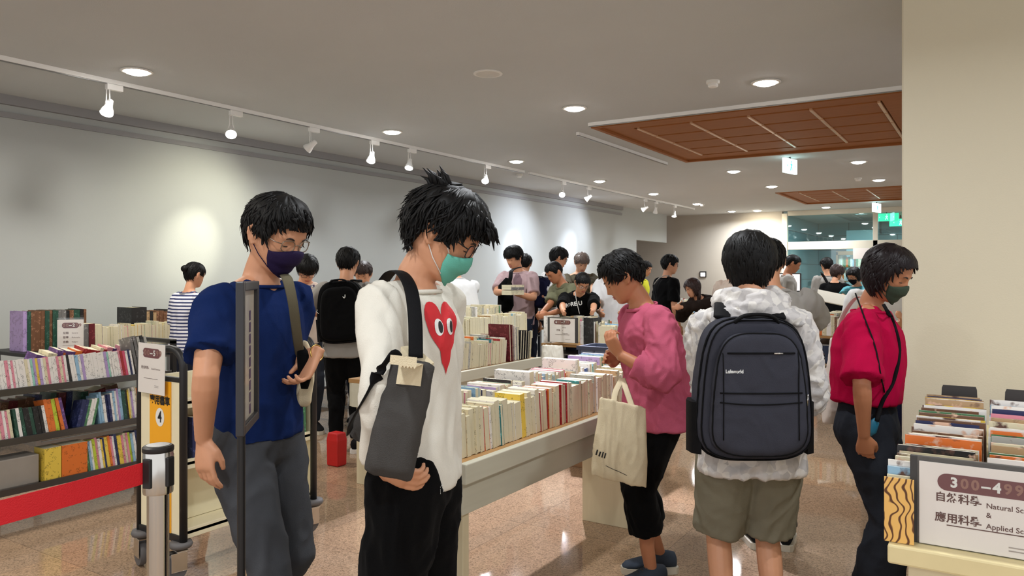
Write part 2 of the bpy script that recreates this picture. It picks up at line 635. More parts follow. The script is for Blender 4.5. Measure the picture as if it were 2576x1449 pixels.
dl_lab = ['round lit downlight nearest the camera, left above the long rail', 'round lit downlight nearest the pillar, before the near wooden panel', 'round lit downlight left of the near wooden panel corner',
          'round lit downlight just right of the long rail above the shopper with glasses', 'round lit downlight second beyond along the long rail', 'round lit downlight third beyond along the long rail', 'round lit downlight just past the near wooden panel, left one',
          'round lit downlight just past the near wooden panel, by the pillar', 'round lit downlight fourth beyond along the long rail', 'round lit downlight at the far end of the long rail', 'round lit downlight before the left end of the far wooden panel',
          'round lit downlight before the far wooden panel, beside the pillar', 'round lit downlight farthest, close to the back wall', 'round lit downlight just past the far wooden panel by the glass', 'round lit downlight washing the back wall above the bowl haircut']
for (x, y), lab in zip(DOWN, dl_lab):
    e = empty('ceiling_downlight', (x, y, CEIL), lab, 'ceiling light', 'round downlights')
    MB().lathe([(0.094, 0.0), (0.118, 0.0), (0.122, -0.006), (0.112, -0.012), (0.096, -0.010)], (x, y, CEIL - 0.001), 28).build('trim_ring', M_white, e, smooth=True)
    MB().lathe([(0.004, -0.034), (0.05, -0.030), (0.08, -0.020), (0.097, -0.004), (0.097, -0.001), (0.004, -0.001)], (x, y, CEIL), 28).build('diffuser', M_lamp, e, smooth=True)
# speaker grille, detectors, small fittings
e = empty('ceiling_speaker', (-3.4, 5.0, CEIL), 'flat round white speaker grille in the middle of the near ceiling', 'speaker')
MB().lathe([(0.004, -0.012), (0.095, -0.010), (0.10, -0.006)], (-3.4, 5.0, CEIL), 28).build('grille', mat('grille_white', (214, 212, 206), 0.6), e, smooth=True)
MB().lathe([(0.10, -0.010), (0.116, -0.008), (0.118, 0), (0.10, 0)], (-3.4, 5.0, CEIL), 28).build('trim_ring', M_white, e, smooth=True)
for (x, y), lab in (((-1.96, 6.19), 'white smoke detector on the ceiling left of the nearest pillar downlight'), ((-1.9, 13.7), 'small white detector on the ceiling before the far wooden panel'), ((-5.6, 16.9), 'tiny white detector on the ceiling at the far end of the long rail'), ((-6.4, 10.3), 'tiny white ceiling fitting left of the gap in the rail')):
    e = empty('smoke_detector', (x, y, CEIL), lab, 'detector')
    MB().lathe([(0.055, 0.0), (0.055, -0.02), (0.05, -0.028)], (x, y, CEIL), 20).build('base', M_white, e, smooth=True, sharp=0.6)
    MB().lathe([(0.04, -0.028), (0.042, -0.045), (0.034, -0.055), (0.01, -0.058)], (x, y, CEIL), 20).build('sensor', M_wmetal, e, smooth=True, sharp=0.6)


# exit signs
M_exit = mat('exit_green', (40, 190, 140), 0.4, emit=(60, 230, 175), estr=1.6)
M_exitw = mat('exit_white', (225, 250, 245), 0.4, emit=(215, 250, 246), estr=1.6)


def exit_sign(c, wd, ht, right, label, face):
    c, right = V(c), V(right).normalized()
    n = V((right.y, -right.x, 0))
    e = empty('exit_sign', c + V((0, 0, ht / 2)), label, 'exit sign')
    M = Matrix((right, -n, V((0, 0, 1)))).transposed().to_4x4()
    M.translation = c
    MB().box((-wd / 2, -0.02, -ht / 2), (wd / 2, 0.02, ht / 2), 0, M).build('light_box', face, e, bevel=0.004)
    mb = MB()
    o = c + n * 0.0215
    fg = M_exitw if face == M_exit else M_exit
    fig = [(-0.02, -0.06), (0.0, -0.02), (0.02, -0.06), (0.03, -0.05), (0.012, 0.0), (0.03, 0.01), (0.028, 0.02), (0.008, 0.03), (-0.01, 0.03), (-0.026, 0.012), (-0.02, 0.004), (-0.008, 0.014), (-0.012, -0.01), (-0.032, -0.05)]
    k = ht / 0.17
    flat_on(mb, ([(x * k, y * k) for x, y in fig], [tuple(range(len(fig)))]), o, right, (0, 0, 1))
    flat_on(mb, ([(0.006 * k + 0.012 * k * math.cos(a), 0.048 * k + 0.012 * k * math.sin(a)) for a in [i * PI / 5 for i in range(10)]], [tuple(range(10))]), o, right, (0, 0, 1))
    for q in (-1, 1):
        a = wd * 0.28 * q
        flat_on(mb, ([(a, -0.02 * k), (a + 0.02 * k * q, 0), (a, 0.02 * k)], [(0, 1, 2)]), o, right, (0, 0, 1))
    mb.build('running_figure', fg, e, fix=False)
    mb = MB()
    top = c + V((0, 0, ht / 2))
    mb.box((top.x - 0.012, top.y - 0.012, top.z), (top.x + 0.012, top.y + 0.012, CEIL))
    mb.build('hanger', M_dark, e)


exit_sign((-2.35, 10.78, CEIL - 0.125), 0.36, 0.2, V((0.25, 1, 0)), 'narrow lit exit sign hung beyond the near wooden ceiling panel, seen edge on', M_exitw)
exit_sign((-2.19, 18.5, CEIL - 0.13), 0.42, 0.2, V((0.25, 1, 0)), 'small white exit sign seen edge on before the glass front', M_exitw)
exit_sign((-2.3, 21.4, 2.95), 0.55, 0.2, V((1, 0, 0)), 'wide green exit sign glowing behind the glass, the left one', M_exit)
exit_sign((-2.12, 22.9, 2.90), 0.55, 0.2, V((1, 0, 0)), 'green exit sign glowing behind the glass, cut by the pillar', M_exit)
for k, (x, y) in enumerate(((-2.9, 21.4), (-1.4, 22.6), (-0.6, 24.4))):
    area_light('lobby_light', (x, y, CEIL - 0.05), 0.3, 70, (0.8, 0.95, 1.0))
    e = empty('lobby_downlight', (x, y, CEIL), 'lit lobby ceiling light %s behind the glass front' % ['nearest', 'second', 'farthest'][k], 'ceiling light')
    MB().lathe([(0.004, -0.02), (0.1, -0.018), (0.12, -0.006)], (x, y, CEIL), 20).build('diffuser', M_lamp, e, smooth=True)
# ------------------------------------------------------------------ people: shared builders
UP = V((0, 0, 1))
CAMD, CAMR = V((-SN, CS, 0)), V((CS, SN, 0))


def dirc(phi):
    """horizontal heading: 0 looks at the lens, 90 to the right of the photo, 180 away"""
    a = math.radians(phi)
    return (-CAMD * math.cos(a) + CAMR * math.sin(a)).normalized()


def ik(a, b, l1, l2, hint):
    d = b - a
    L = min(d.length, (l1 + l2) * 0.998)
    d = d.normalized()
    b2 = a + d * L
    x = (l1 * l1 - l2 * l2 + L * L) / (2 * L)
    h = math.sqrt(max(0, l1 * l1 - x * x))
    hv = V(hint) - d * V(hint).dot(d)
    hv = hv.normalized() if hv.length > 1e-6 else d.orthogonal().normalized()
    return a + d * x + hv * h, b2


HZ = np.array([-.1145, -.110, -.100, -.080, -.055, -.030, -.005, .020, .055, .085, .105, .1145])
HW = np.array([.010, .028, .045, .057, .066, .0715, .0745, .0765, .0745, .061, .040, .008])
HF = np.array([.050, .066, .075, .080, .084, .085, .086, .090, .086, .068, .042, .005])
HB = np.array([.000, -.006, -.020, -.048, -.072, -.088, -.098, -.103, -.100, -.084, -.058, -.020])
zz = np.linspace(-.1145, .1145, 231)


def _sm(t):
    a = np.interp(zz, HZ, t)
    k = np.ones(11) / 11
    b = np.convolve(np.pad(a, 5, mode='edge'), k, 'valid')
    b[:4] = a[:4]
    b[-4:] = a[-4:]
    return b


HWd, HFd, HBd = _sm(HW), _sm(HF), _sm(HB)


def head_pt(a, z, off=0.0, bumps=True, nose=1.0):
    zc = min(max(z, -.1145), .1145)
    wv, yf, yb = np.interp(zc, zz, HWd), np.interp(zc, zz, HFd), np.interp(zc, zz, HBd)
    yc = -.012 if z > -.06 else -.012 + (-.06 - z) * .75
    s, c = math.sin(a), math.cos(a)
    p = 2.35 if c > 0 else 2.1
    dpt = (yf - yc) if c > 0 else (yc - yb)
    x = wv * math.copysign(abs(s) ** (2 / p), s)
    y = yc + dpt * math.copysign(abs(c) ** (2 / p), c)
    n = V((x / max(wv, .01) ** 2, (y - yc) / max(abs(dpt), .01) ** 2, 0))
    n = n.normalized() if n.length > 0 else V((0, 1, 0))
    k = z / .1145
    nz = V((n.x * math.sqrt(max(0, 1 - k * k * .9)), n.y * math.sqrt(max(0, 1 - k * k * .9)), k * abs(k) if k > 0 else k * abs(k) * .6)).normalized()
    q = V((x, y, z)) + nz * off
    if bumps and c > 0:
        g = lambda u, m, sd: math.exp(-((u - m) / sd) ** 2)
        if -.048 < z < .016:
            t = (.016 - z) / .052
            amp = (.003 + .021 * t ** 1.3) if t < 1 else .024 * max(0, 1 - (t - 1) / .22)
            q.y += nose * amp * g(x, 0, .0085 + .006 * t)
        q.y -= .0075 * (g(x, .031, .016) + g(x, -.031, .016)) * g(z, .001, .012)
        q.y += .0035 * g(z, .021, .008) * (g(x, .03, .022) + g(x, -.03, .022))
        q.y += .0045 * g(x, 0, .020) * (g(z, -.060, .0045) + g(z, -.070, .0055)) - .003 * g(x, 0, .024) * g(z, -.065, .002)
        q.y += .004 * g(x, 0, .016) * g(z, -.098, .011)
    return q


def head_mb(mb, M, na=56, nz=54, nose=1.0):
    rings = []
    for i in range(nz + 1):
        t = i / nz
        z = -.1145 * math.cos(PI * t) if False else -.1145 + .229 * (t + .10 * math.sin(2 * PI * t) * -.5)
        rings.append([M @ head_pt(2 * PI * j / na, z, nose=nose) for j in range(na)])
    mb.loft(rings)
    for s in (-1, 1):  # ears: an outer rim, a lobe and a thin shell
        c = V((s * .0765, -.012, -.008))
        pts = []
        for k in range(9):
            a = math.radians(-60 + 240 * k / 8)
            pts.append(M @ (c + V((s * (.006 + .004 * math.sin(a)), -.018 * math.sin(a) * 1 - .002, .030 * -math.cos(a) + .002))))
        mb.tube([M @ (c + V((s * .002, .008, .02))), M @ (c + V((s * .008, .004, .030))), M @ (c + V((s * .012, -.010, .031))), M @ (c + V((s * .015, -.020, .018))), M @ (c + V((s * .013, -.019, 0))), M @ (c + V((s * .009, -.011, -.018))), M @ (c + V((s * .004, .002, -.028))), M @ (c + V((s * .0, .008, -.022)))],
                [.004, .0055, .006, .006, .006, .0055, .006, .004], 8)
        mb.ball(M @ (c + V((s * .004, -.006, .002))), (.0065, .014, .024), 10, 8, M)
        # closed lids over the eyeballs
        mb.ball(M @ V((s * .031, .0655, .000)), (.0155, .0125, .0125), 12, 8, M)


HAIRS = {
    'short': dict(front=.050, temple=.030, burn=-.012, ear=.012, back=-.070, th=.022, thb=.008, n=150, L=.06, lift=.006),
    'fringe': dict(front=.034, temple=.020, burn=-.020, ear=.008, back=-.066, th=.027, thb=.010, n=190, L=.08, lift=.008),
    'crop': dict(front=.060, temple=.042, burn=-.004, ear=.018, back=-.058, th=.013, thb=.004, n=90, L=.035, lift=.003),
    'bowl': dict(front=.020, temple=.010, burn=-.026, ear=-.020, back=-.088, th=.030, thb=.016, n=230, L=.09, lift=.002),
    'bob': dict(front=.066, temple=.036, burn=-.070, ear=-.078, back=-.085, th=.024, thb=.021, n=240, L=.12, lift=.001),
    'messy': dict(front=.046, temple=.030, burn=-.008, ear=.022, back=-.072, th=.030, thb=.014, n=220, L=.07, lift=.016),
    'tied': dict(front=.064, temple=.034, burn=.0, ear=.016, back=-.066, th=.014, thb=.006, n=130, L=.08, lift=.002),
    'long': dict(front=.060, temple=.030, burn=-.085, ear=-.09, back=-.105, th=.024, thb=.022, n=200, L=.12, lift=.002),
}


def hair_mb(M, st, rnd, detail=1.0):
    h = HAIRS[st] if isinstance(st, str) else st
    mb = MB()

    def zmin(a):
        d = abs((math.degrees(a) + 180) % 360 - 180)
        if 'keys' in h:
            return float(np.interp(d, [k_[0] for k_ in h['keys']], [k_[1] for k_ in h['keys']]))
        return float(np.interp(d, [0, 38, 58, 72, 84, 98, 118, 140, 180], [h['front'], h['front'] + .003, h['temple'], h['burn'], h['burn'] + .004, h['ear'], h['back'] * .55, h['back'] * .9, h['back']]))

    na, nz = 56, 18
    outer, inner = [], []
    for i in range(nz + 1):
        ro, ri = [], []
        for j in range(na):
            a = 2 * PI * j / na
            lo = zmin(a)
            z = lo + (.1140 - lo) * (i / nz) ** .85
            f = min(1, (z - lo) / .055)
            th = h['thb'] + (h['th'] - h['thb']) * f ** .7
            th *= .80 + .35 * noise.noise(V((math.sin(a) * 5, math.cos(a) * 5, z * 34)))* .8 + .1
            if i == 0:
                th *= .55
            ro.append(M @ head_pt(a, z, th, bumps=False))
            ri.append(M @ head_pt(a, max(z, -.11), -.010, bumps=False))
        outer.append(ro)
        inner.append(ri)
    mb.loft(list(reversed(inner)) + outer)
    for k in range(int(h['n'] * detail * 2.2)):
        a = rnd.uniform(0, 2 * PI)
        lo = zmin(a)
        zs = rnd.uniform(lo + .015, .108)
        L = h['L'] * rnd.uniform(.6, 1.2)
        sw = rnd.uniform(-.35, .35)
        r0 = rnd.uniform(.0028, .0062)
        pts = []
        for t in (0, .25, .5, .75, 1):
            z = max(zs - L * t, lo - .012 * t)
            f = min(1, max(0, (z - lo)) / .055)
            th = h['thb'] + (h['th'] - h['thb']) * f ** .7
            pts.append(M @ head_pt(a + sw * t, z, th * .86 + h['lift'] * rnd.uniform(.2, 1.3) * t * t + .001, bumps=False))
        sd = M.to_3x3() @ V((math.cos(a), -math.sin(a), 0))
        mb.tube(pts, [r0 * .5, r0, r0 * .95, r0 * .7, r0 * .12], 6, flat=.45, side=sd)
    for tuft in h.get('tufts', []):
        a0, z0, d, L, n = tuft
        for k in range(n):
            a, z = a0 + rnd.uniform(-.35, .35), z0 + rnd.uniform(-.012, .012)
            b = head_pt(a, z, h['th'] * .7, bumps=False)
            dv = (V(d) + V((rnd.uniform(-.4, .4), rnd.uniform(-.4, .4), rnd.uniform(-.3, .3)))).normalized()
            l = L * rnd.uniform(.5, 1.1)
            mb.tube([M @ b, M @ (b + dv * l * .5 + V((0, 0, .004))), M @ (b + dv * l + V((0, 0, -.006)))], [.008, .0055, .0008], 6, flat=.5)
    if h.get('bun'):
        mb.ball(M @ V((0, -.125, h['bun'])), (.036, .032, .034), 14, 10, M)
    if h.get('tail'):
        pts = [M @ V((0, -.105, .02)), M @ V((0, -.125, -.01)), M @ V((0, -.12, -.07)), M @ V((.0, -.11, -.07 - h['tail']))]
        mb.tube(pts, [.02, .027, .024, .006], 12, flat=.8)
    for (x, y, z), ln in h.get('fall', []):  # loose lengths hanging by gravity
        for k in range(14):
            b = M @ V((x + rnd.uniform(-.025, .025), y + rnd.uniform(-.02, .02), z + rnd.uniform(-.02, .02)))
            l = ln * rnd.uniform(.7, 1.05)
            mb.tube([b, b - UP * l * .5 + V((rnd.uniform(-.01, .01), rnd.uniform(-.01, .01), 0)), b - UP * l], [.014, .012, .003], 6, flat=.6)
    return mb


def hand_mb(mb, wr, fd, pn, side, curl=.5, s=1.0, spread=1.0, thumb=.5):
    """palm, four bent fingers and a thumb; wr wrist, fd finger direction, pn the way the palm faces, side +1 if the thumb lies on +t"""
    fd = fd.normalized()
    pn = (pn - fd * pn.dot(fd)).normalized()
    t = fd.cross(pn) * side
    q = lambda x, y, zc: wr + t * (x * s) + fd * (y * s) + pn * (zc * s)

    def ring(y, wx, wz, x0=0, zc=0):
        return [q(x0 + wx * math.copysign(abs(math.cos(a)) ** .8, math.cos(a)), y, zc + wz * math.sin(a)) for a in [2 * PI * k / 14 for k in range(14)]]
    mb.loft([ring(-.02, .026, .020), ring(.0, .027, .0185), ring(.025, .034, .0175, .002), ring(.055, .041, .0165, .001), ring(.080, .042, .0145), ring(.094, .039, .011)])
    for i, (x, L, r) in enumerate(((.031, .074, .0088), (.0105, .083, .0092), (-.010, .077, .0088), (-.0295, .060, .0078))):
        ang = curl * (.55 + .10 * i)
        p = q(x, .086, 0)
        pts, rad = [q(x * .95, .065, 0), p], [r * 1.02, r * 1.03]
        tx = x * .10 * spread
        a = ang * .75
        for j, f in enumerate((.45, .30, .25)):
            dv = fd * math.cos(a) + pn * math.sin(a) + t * tx
            p = p + dv.normalized() * (L * f * s)
            pts.append(p)
            rad.append(r * (1.0, .92, .72)[j])
            a += ang * (1.15, .8, 0)[j]
        mb.tube(pts, [v * s for v in rad], 10)
        mb.ball(pts[-1], rad[-1] * s * .98, 8, 6)
    b0, b1 = q(.020, .018, .004), q(.043, .042, .010)
    b2 = q(.052 - .012 * thumb, .070, .014 + .020 * thumb)
    b3 = q(.052 - .026 * thumb, .094, .020 + .030 * thumb)
    mb.tube([b0, b1, b2, b3], [.016 * s, .0135 * s, .0105 * s, .0082 * s], 10)
    mb.ball(b3, .008 * s, 8, 6)


def remesh(mb, voxel, smooth=2, name='m'):
    me = mb.mesh(name)
    o = bpy.data.objects.new('tmp', me)
    C.objects.link(o)
    r = o.modifiers.new('r', 'REMESH')
    r.mode = 'VOXEL'
    r.voxel_size = voxel
    if smooth:
        sm = o.modifiers.new('s', 'SMOOTH')
        sm.iterations = smooth
        sm.factor = .5
    dg = bpy.context.evaluated_depsgraph_get()
    new = bpy.data.meshes.new_from_object(o.evaluated_get(dg))
    new.name = name
    bpy.data.objects.remove(o)
    bpy.data.meshes.remove(me)
    return new


def crumple(me, amp, sc=(9, 9, 4), seed=0.0, sharp=1.0, zones=None, amp2=0.0):
    """cloth folds: ridged noise along the normals; zones = [(centre, radius, gain)] bunch it up at joints"""
    me.update()
    nv = len(me.vertices)
    co = np.empty(nv * 3)
    me.vertices.foreach_get('co', co)
    nr = np.empty(nv * 3)
    me.vertex_normals.foreach_get('vector', nr)
    co, nr = co.reshape(-1, 3), nr.reshape(-1, 3)
    out = co.copy()
    g = np.ones(nv)
    if zones:
        for c, r, k in zones:
            g += k * np.exp(-((co - np.array(c)) ** 2).sum(1) / r ** 2)
    for i in range(nv):
        p = co[i]
        q = V((p[0] * sc[0] + seed, p[1] * sc[1], p[2] * sc[2] + seed * .7))
        warp = noise.noise(q * .6 + V((7, 3, seed))) * 1.6
        n1 = 1 - 2 * abs(noise.noise(q + V((warp, warp, warp))))
        q2 = q * 2.3 + V((warp, 5.1, warp))
        n2 = 1 - 2 * abs(noise.noise(q2))
        out[i] += nr[i] * (amp * g[i] * ((n1 - .45) + .42 * (n2 - .45)))
        if amp2:
            out[i] += nr[i] * (amp2 * noise.noise(V((p[0] * 40, p[1] * 40, p[2] * 40))))
    me.vertices.foreach_set('co', out.ravel())
    me.update()


def place(me, name, mats, parent, smooth=True):
    """hang a mesh that is in hall coordinates under parent, with its origin at its own middle"""
    me.name = name
    co = np.empty(len(me.vertices) * 3)
    me.vertices.foreach_get('co', co)
    co = co.reshape(-1, 3)
    c = (co.min(0) + co.max(0)) / 2
    me.vertices.foreach_set('co', (co - c).ravel())
    me.materials.clear()
    for m in (mats if isinstance(mats, (list, tuple)) else [mats]):
        me.materials.append(m)
    me.update()
    return put(name, me, parent, V(c), smooth)


class Pose:
    tallcollar = False


def pose(z, H, phi, head, lean=4, hphi=None, hpitch=18, htilt=0, handL=None, handR=None, elL=None, elR=None, stance=.085, step=(0, 0), foot=None,
         cphi=None, bulk=1.0, fem=False, curl=(.55, .55), palmL=None, palmR=None, hipback=.10, shup=0.0, armk=1.0, lift=(0, 0), sway=0, fdL=None, fdR=None, armout=.03, fit_h=True):
    """joints of a standing figure; head = photo pixel of the middle of the head"""
    J = Pose()
    hx, hy = head
    base = P(hx, HORIZON, z)
    base.z = 0
    f = dirc(phi)
    r = V((f.y, -f.x, 0))
    L = math.radians(lean)
    for it in range(4):
        J.H = H
        hipH = .522 * H
        pel = base + UP * hipH - f * (math.sin(L) * hipback * 1.5) + r * sway
        D = lambda a: UP * math.cos(a) + f * math.sin(a)
        waist = pel + D(.35 * L) * (.085 * H)
        chest = waist + D(.8 * L) * (.100 * H)
        neck = chest + D(1.1 * L) * (.106 * H)
        hp = math.radians(hpitch)
        fh = dirc(hphi if hphi is not None else phi)
        hf = fh * math.cos(hp) - UP * math.sin(hp)
        hu = UP * math.cos(hp) + fh * math.sin(hp)
        nd_ = D(1.1 * L + .12) * .6 + hu * .4
        nd_.normalize()
        rr = hf.cross(hu)
        if htilt:
            R = Matrix.Rotation(math.radians(htilt), 3, hf)
            hu = R @ hu
            rr = R @ rr
        sk = neck + nd_ * (.036 * H)
        hc = sk + hu * (.058 * H) + hf * (.012 * H)
        rel = hc - V((0, 0, EYE))
        dz = rel.dot(CAMD)
        ex = (hx - 1288) / FPX * dz - rel.dot(CAMR)
        want = EYE - dz * (hy - HORIZON) / FPX
        base += CAMR * ex
        base += CAMD * (z - dz)
        if fit_h:
            H *= want / hc.z
    J.base, J.f, J.r, J.fh, J.hf, J.hu, J.hr = base, f, r, fh, hf, hu, rr
    J.pel, J.waist, J.chest, J.neck, J.sk, J.hc, J.hs = pel, waist, chest, neck, sk, hc, H / 1.72 * (1.0 if not fem else .97)
    J.lean, J.bulk, J.fem = L, bulk, fem
    cf = dirc(cphi if cphi is not None else phi)
    cr = V((cf.y, -cf.x, 0))
    J.cr = cr
    sw = (.106 if not fem else .094) * H * (0.5 + .5 * bulk)
    st = chest.lerp(neck, .56) + UP * shup
    J.sh = [st - cr * sw, st + cr * sw]
    l1, l2 = .170 * H * armk, .146 * H * armk
    J.el, J.wr = [None, None], [None, None]
    for i, (h, e) in enumerate(((handL, elL), (handR, elR))):
        sg = (-1, 1)[i]
        if h is None:
            h = J.sh[i] - UP * ((l1 + l2) * .975) + cf * (.05 + .1 * L) + cr * sg * armout
        elif isinstance(h, tuple):  # an almost straight arm towards a point
            h = J.sh[i] + (V(h[1]) - J.sh[i]).normalized() * ((l1 + l2) * h[2])
        hint = V(e) if e is not None else (-cf + cr * sg * .35 - UP * .2)
        J.el[i], J.wr[i] = ik(J.sh[i], V(h), l1, l2, hint)
    J.curl, J.palm, J.fd = curl, (palmL, palmR), (fdL, fdR)
    J.hip = [pel - r * (.050 * H) - UP * .02, pel + r * (.050 * H) - UP * .02]
    J.kn, J.an, J.fdir = [None, None], [None, None], [None, None]
    for i in range(2):
        sg = (-1, 1)[i]
        a = base + r * (sg * stance) + f * step[i] + UP * (.047 * H + lift[i])
        if foot and foot[i] is not None:
            a = V(foot[i])
        J.kn[i], J.an[i] = ik(J.hip[i], a, .245 * H, .237 * H, f + r * sg * .05)
        J.fdir[i] = (f + r * sg * .16).normalized() if lift[i] < .02 else (f - UP * lift[i] * 6).normalized()
    J.cf = cf
    return J


def spine(J, t):
    """-1 crotch, 0 pelvis, 1 waist, 2 chest, 3 neck"""
    pts = [J.pel - UP * (.075 * J.H), J.pel, J.waist, J.chest, J.neck, J.neck + (J.neck - J.chest) * .5]
    k = min(max(t + 1, 0), 4.999)
    i = int(k)
    u = k - i
    p0, p1, p2, p3 = pts[max(i - 1, 0)], pts[i], pts[i + 1], pts[min(i + 2, 5)]
    p = p1 * 2 + (p2 - p0) * u + (p0 * 2 - p1 * 5 + p2 * 4 - p3) * u * u + (p1 * 3 - p0 - p2 * 3 + p3) * u ** 3
    d = (p2 - p1).normalized()
    x = J.r.lerp(J.cr, min(max(t / 2, 0), 1)).normalized()
    y = x.cross(d) * -1
    y = d.cross(x)
    y.normalize()
    if y.dot(J.f) < 0:
        y = -y
    return p * .5, x, y


BODY_T = [-.95, -.6, -.2, .25, .7, 1.0, 1.4, 1.8, 2.1, 2.4, 2.65, 2.85, 3.0]
BODY_W = [.075, .150, .163, .152, .138, .134, .144, .158, .166, .164, .140, .090, .062]
BODY_D = [.070, .112, .122, .116, .105, .100, .106, .114, .116, .108, .092, .070, .058]
FEM_W = [.075, .152, .166, .150, .124, .118, .126, .138, .144, .142, .122, .080, .052]
FEM_D = [.070, .112, .120, .110, .095, .090, .098, .112, .112, .098, .080, .060, .050]


def torso_ring(J, t, grow=0.0, n=28, wmin=0, dmin=0, fwd=0.0, p=2.3):
    s = J.H / 1.72
    W, Dp = (FEM_W, FEM_D) if J.fem else (BODY_W, BODY_D)
    wv = max(np.interp(t, BODY_T, W) * s * J.bulk + grow, wmin)
    dv = max(np.interp(t, BODY_T, Dp) * s * J.bulk + grow, dmin)
    c, x, y = spine(J, t)
    c = c + y * fwd
    out = []
    for k in range(n):
        a = 2 * PI * k / n
        ca, sa = math.cos(a), math.sin(a)
        out.append(c + x * (wv * math.copysign(abs(ca) ** (2 / p), ca)) + y * (dv * math.copysign(abs(sa) ** (2 / p), sa)))
    return out


def arm_pts(J, i, upto=1.0, grow=0.0, flare=0.0, n=12, start=0.0):
    """points and radii along an arm; upto 0..2 (1 elbow, 2 wrist)"""
    s = J.H / 1.72 * (J.bulk * .6 + .4) * (.88 if J.fem else 1)
    sg = (-1, 1)[i]
    keys = [(0, .052), (.25, .050), (.6, .045), (1.0, .039), (1.22, .041), (1.6, .033), (2.0, .0265)]
    pts, rad = [J.sh[i] - J.cr * sg * .035 * s + UP * .004], [.056 * s + grow]
    N = 14
    for k in range(N + 1):
        u = upto * k / N
        q = J.sh[i].lerp(J.el[i], u) if u <= 1 else J.el[i].lerp(J.wr[i], u - 1)
        if u > .8 and u < 1.2:  # round the elbow
            b = 1 - abs(u - 1) / .2
            q = q.lerp((J.sh[i] + J.wr[i]) / 2, .05 * b)
        pts.append(q)
        rad.append(float(np.interp(u, [k_[0] for k_ in keys], [k_[1] for k_ in keys])) * s + grow + flare * (u / upto) ** 2)
    return pts, rad


def leg_pts(J, i, upto=2.0, grow=0.0, keys=None, lo=None):
    s = J.H / 1.72 * (.5 + .5 * J.bulk)
    keys = keys or [(0, .084), (.35, .078), (.8, .058), (1.0, .054), (1.25, .055), (1.6, .042), (2.0, .034)]
    pts, rad = [], []
    N = 20
    for k in range(N + 1):
        u = upto * k / N
        q = J.hip[i].lerp(J.kn[i], u) if u <= 1 else J.kn[i].lerp(J.an[i], u - 1)
        if 1 < u < 1.7:
            q = q - J.f * .012 * math.sin((u - 1) / .7 * PI) * s
        pts.append(q)
        rad.append(float(np.interp(u, [a for a, b in keys], [b for a, b in keys])) * s + grow)
    return pts, rad


def skin_mat(name, col):
    if name in MATS:
        return MATS[name]
    m = mat(name, col, .48, var=.05, scale=30, bump=.05, bscale=300, spec=.4)
    b = m.node_tree.nodes['Principled BSDF']
    b.inputs['Subsurface Weight'].default_value = .08
    b.inputs['Subsurface Radius'].default_value = (.012, .005, .003)
    return m


SKIN = skin_mat('skin', (206, 150, 116))
SKIN_D = skin_mat('tanned_skin', (180, 120, 86))
SKIN_L = skin_mat('fair_skin', (222, 172, 140))
M_hair = mat('black_hair', (9, 8, 8), .55, var=.3, scale=40, spec=.22)
M_hairb = mat('dark_brown_hair', (46, 30, 26), .52, var=.3, scale=40, spec=.35)
M_hairg = mat('ash_hair', (106, 92, 84), .42, var=.3, scale=40, spec=.4)
M_brow = mat('brow_hair', (34, 26, 24), .6)
M_lip = mat('lips', (176, 98, 88), .45)


def cloth(name, col, rough=.9, bump=.25, bscale=420, var=.05, sheen=.0):
    return mat(name, col, rough, var=var, scale=20, bump=bump, bscale=bscale, spec=.08, sheen=sheen)


def body(J, root, skin, voxel, nose=1.0, hands=(True, True), bare=False):
    mb = MB()
    mb.loft([torso_ring(J, t, -.010) for t in BODY_T])
    s = J.H / 1.72
    M = Matrix((J.hr, J.hf, J.hu)).transposed().to_4x4()
    M = Matrix.Translation(J.hc) @ M @ Matrix.Scale(J.hs * (1.02 if not J.fem else 1.0), 4)
    J.M = M
    nr = (.056 if not J.fem else .047) * s * (.6 + .4 * J.bulk)
    mb.tube([spine(J, 2.6)[0], J.neck + J.f * .004, J.neck.lerp(J.sk, .5), M @ V((0, -.012, -.055)), M @ V((0, -.012, -.01))], [nr * 1.5, nr * 1.12, nr, nr * .98, nr * .9], 18)
    for i in range(2):
        mb.tube([J.neck - UP * .015, J.neck.lerp(J.sh[i], .55) - UP * .012, J.sh[i] - UP * .02], [.050 * s, .046 * s, .045 * s], 12)
        mb.tube(*arm_pts(J, i, 2.0), n=14)
        mb.ball(J.sh[i], .050 * s, 12, 8)
        fd = (J.wr[i] - J.el[i]).normalized()
        if J.fd[i] is not None:
            fd = V(J.fd[i]).normalized()
        sg = (-1, 1)[i]
        pn = V(J.palm[i]) if J.palm[i] is not None else -J.cr * sg
        if hands[i]:
            # thumb points forward when the palm faces the thigh
            tt = fd.cross((pn - fd * pn.dot(fd)).normalized())
            want = J.cf if J.palm[i] is None else (fd.cross(pn) * (1 if i == 0 else -1))
            sd = 1 if tt.dot(want) > 0 else -1
            hand_mb(mb, J.wr[i], fd, pn, sd, J.curl[i], s * (.97 if not J.fem else .88))
        mb.tube(*leg_pts(J, i, 2.0, -.004), n=14)
        a, d = J.an[i], J.fdir[i]
        mb.tube([a - d * .04 - UP * .03, a + UP * .0, a + d * .06 - UP * .025, a + d * .15 - UP * .045], [.026, .034, .030, .018], 10)
    head_mb(mb, M, nose=nose)
    me = remesh(mb, voxel, 2, 'body')
    b = place(me, 'body', skin, root)
    b['body_root'] = 1
    return b


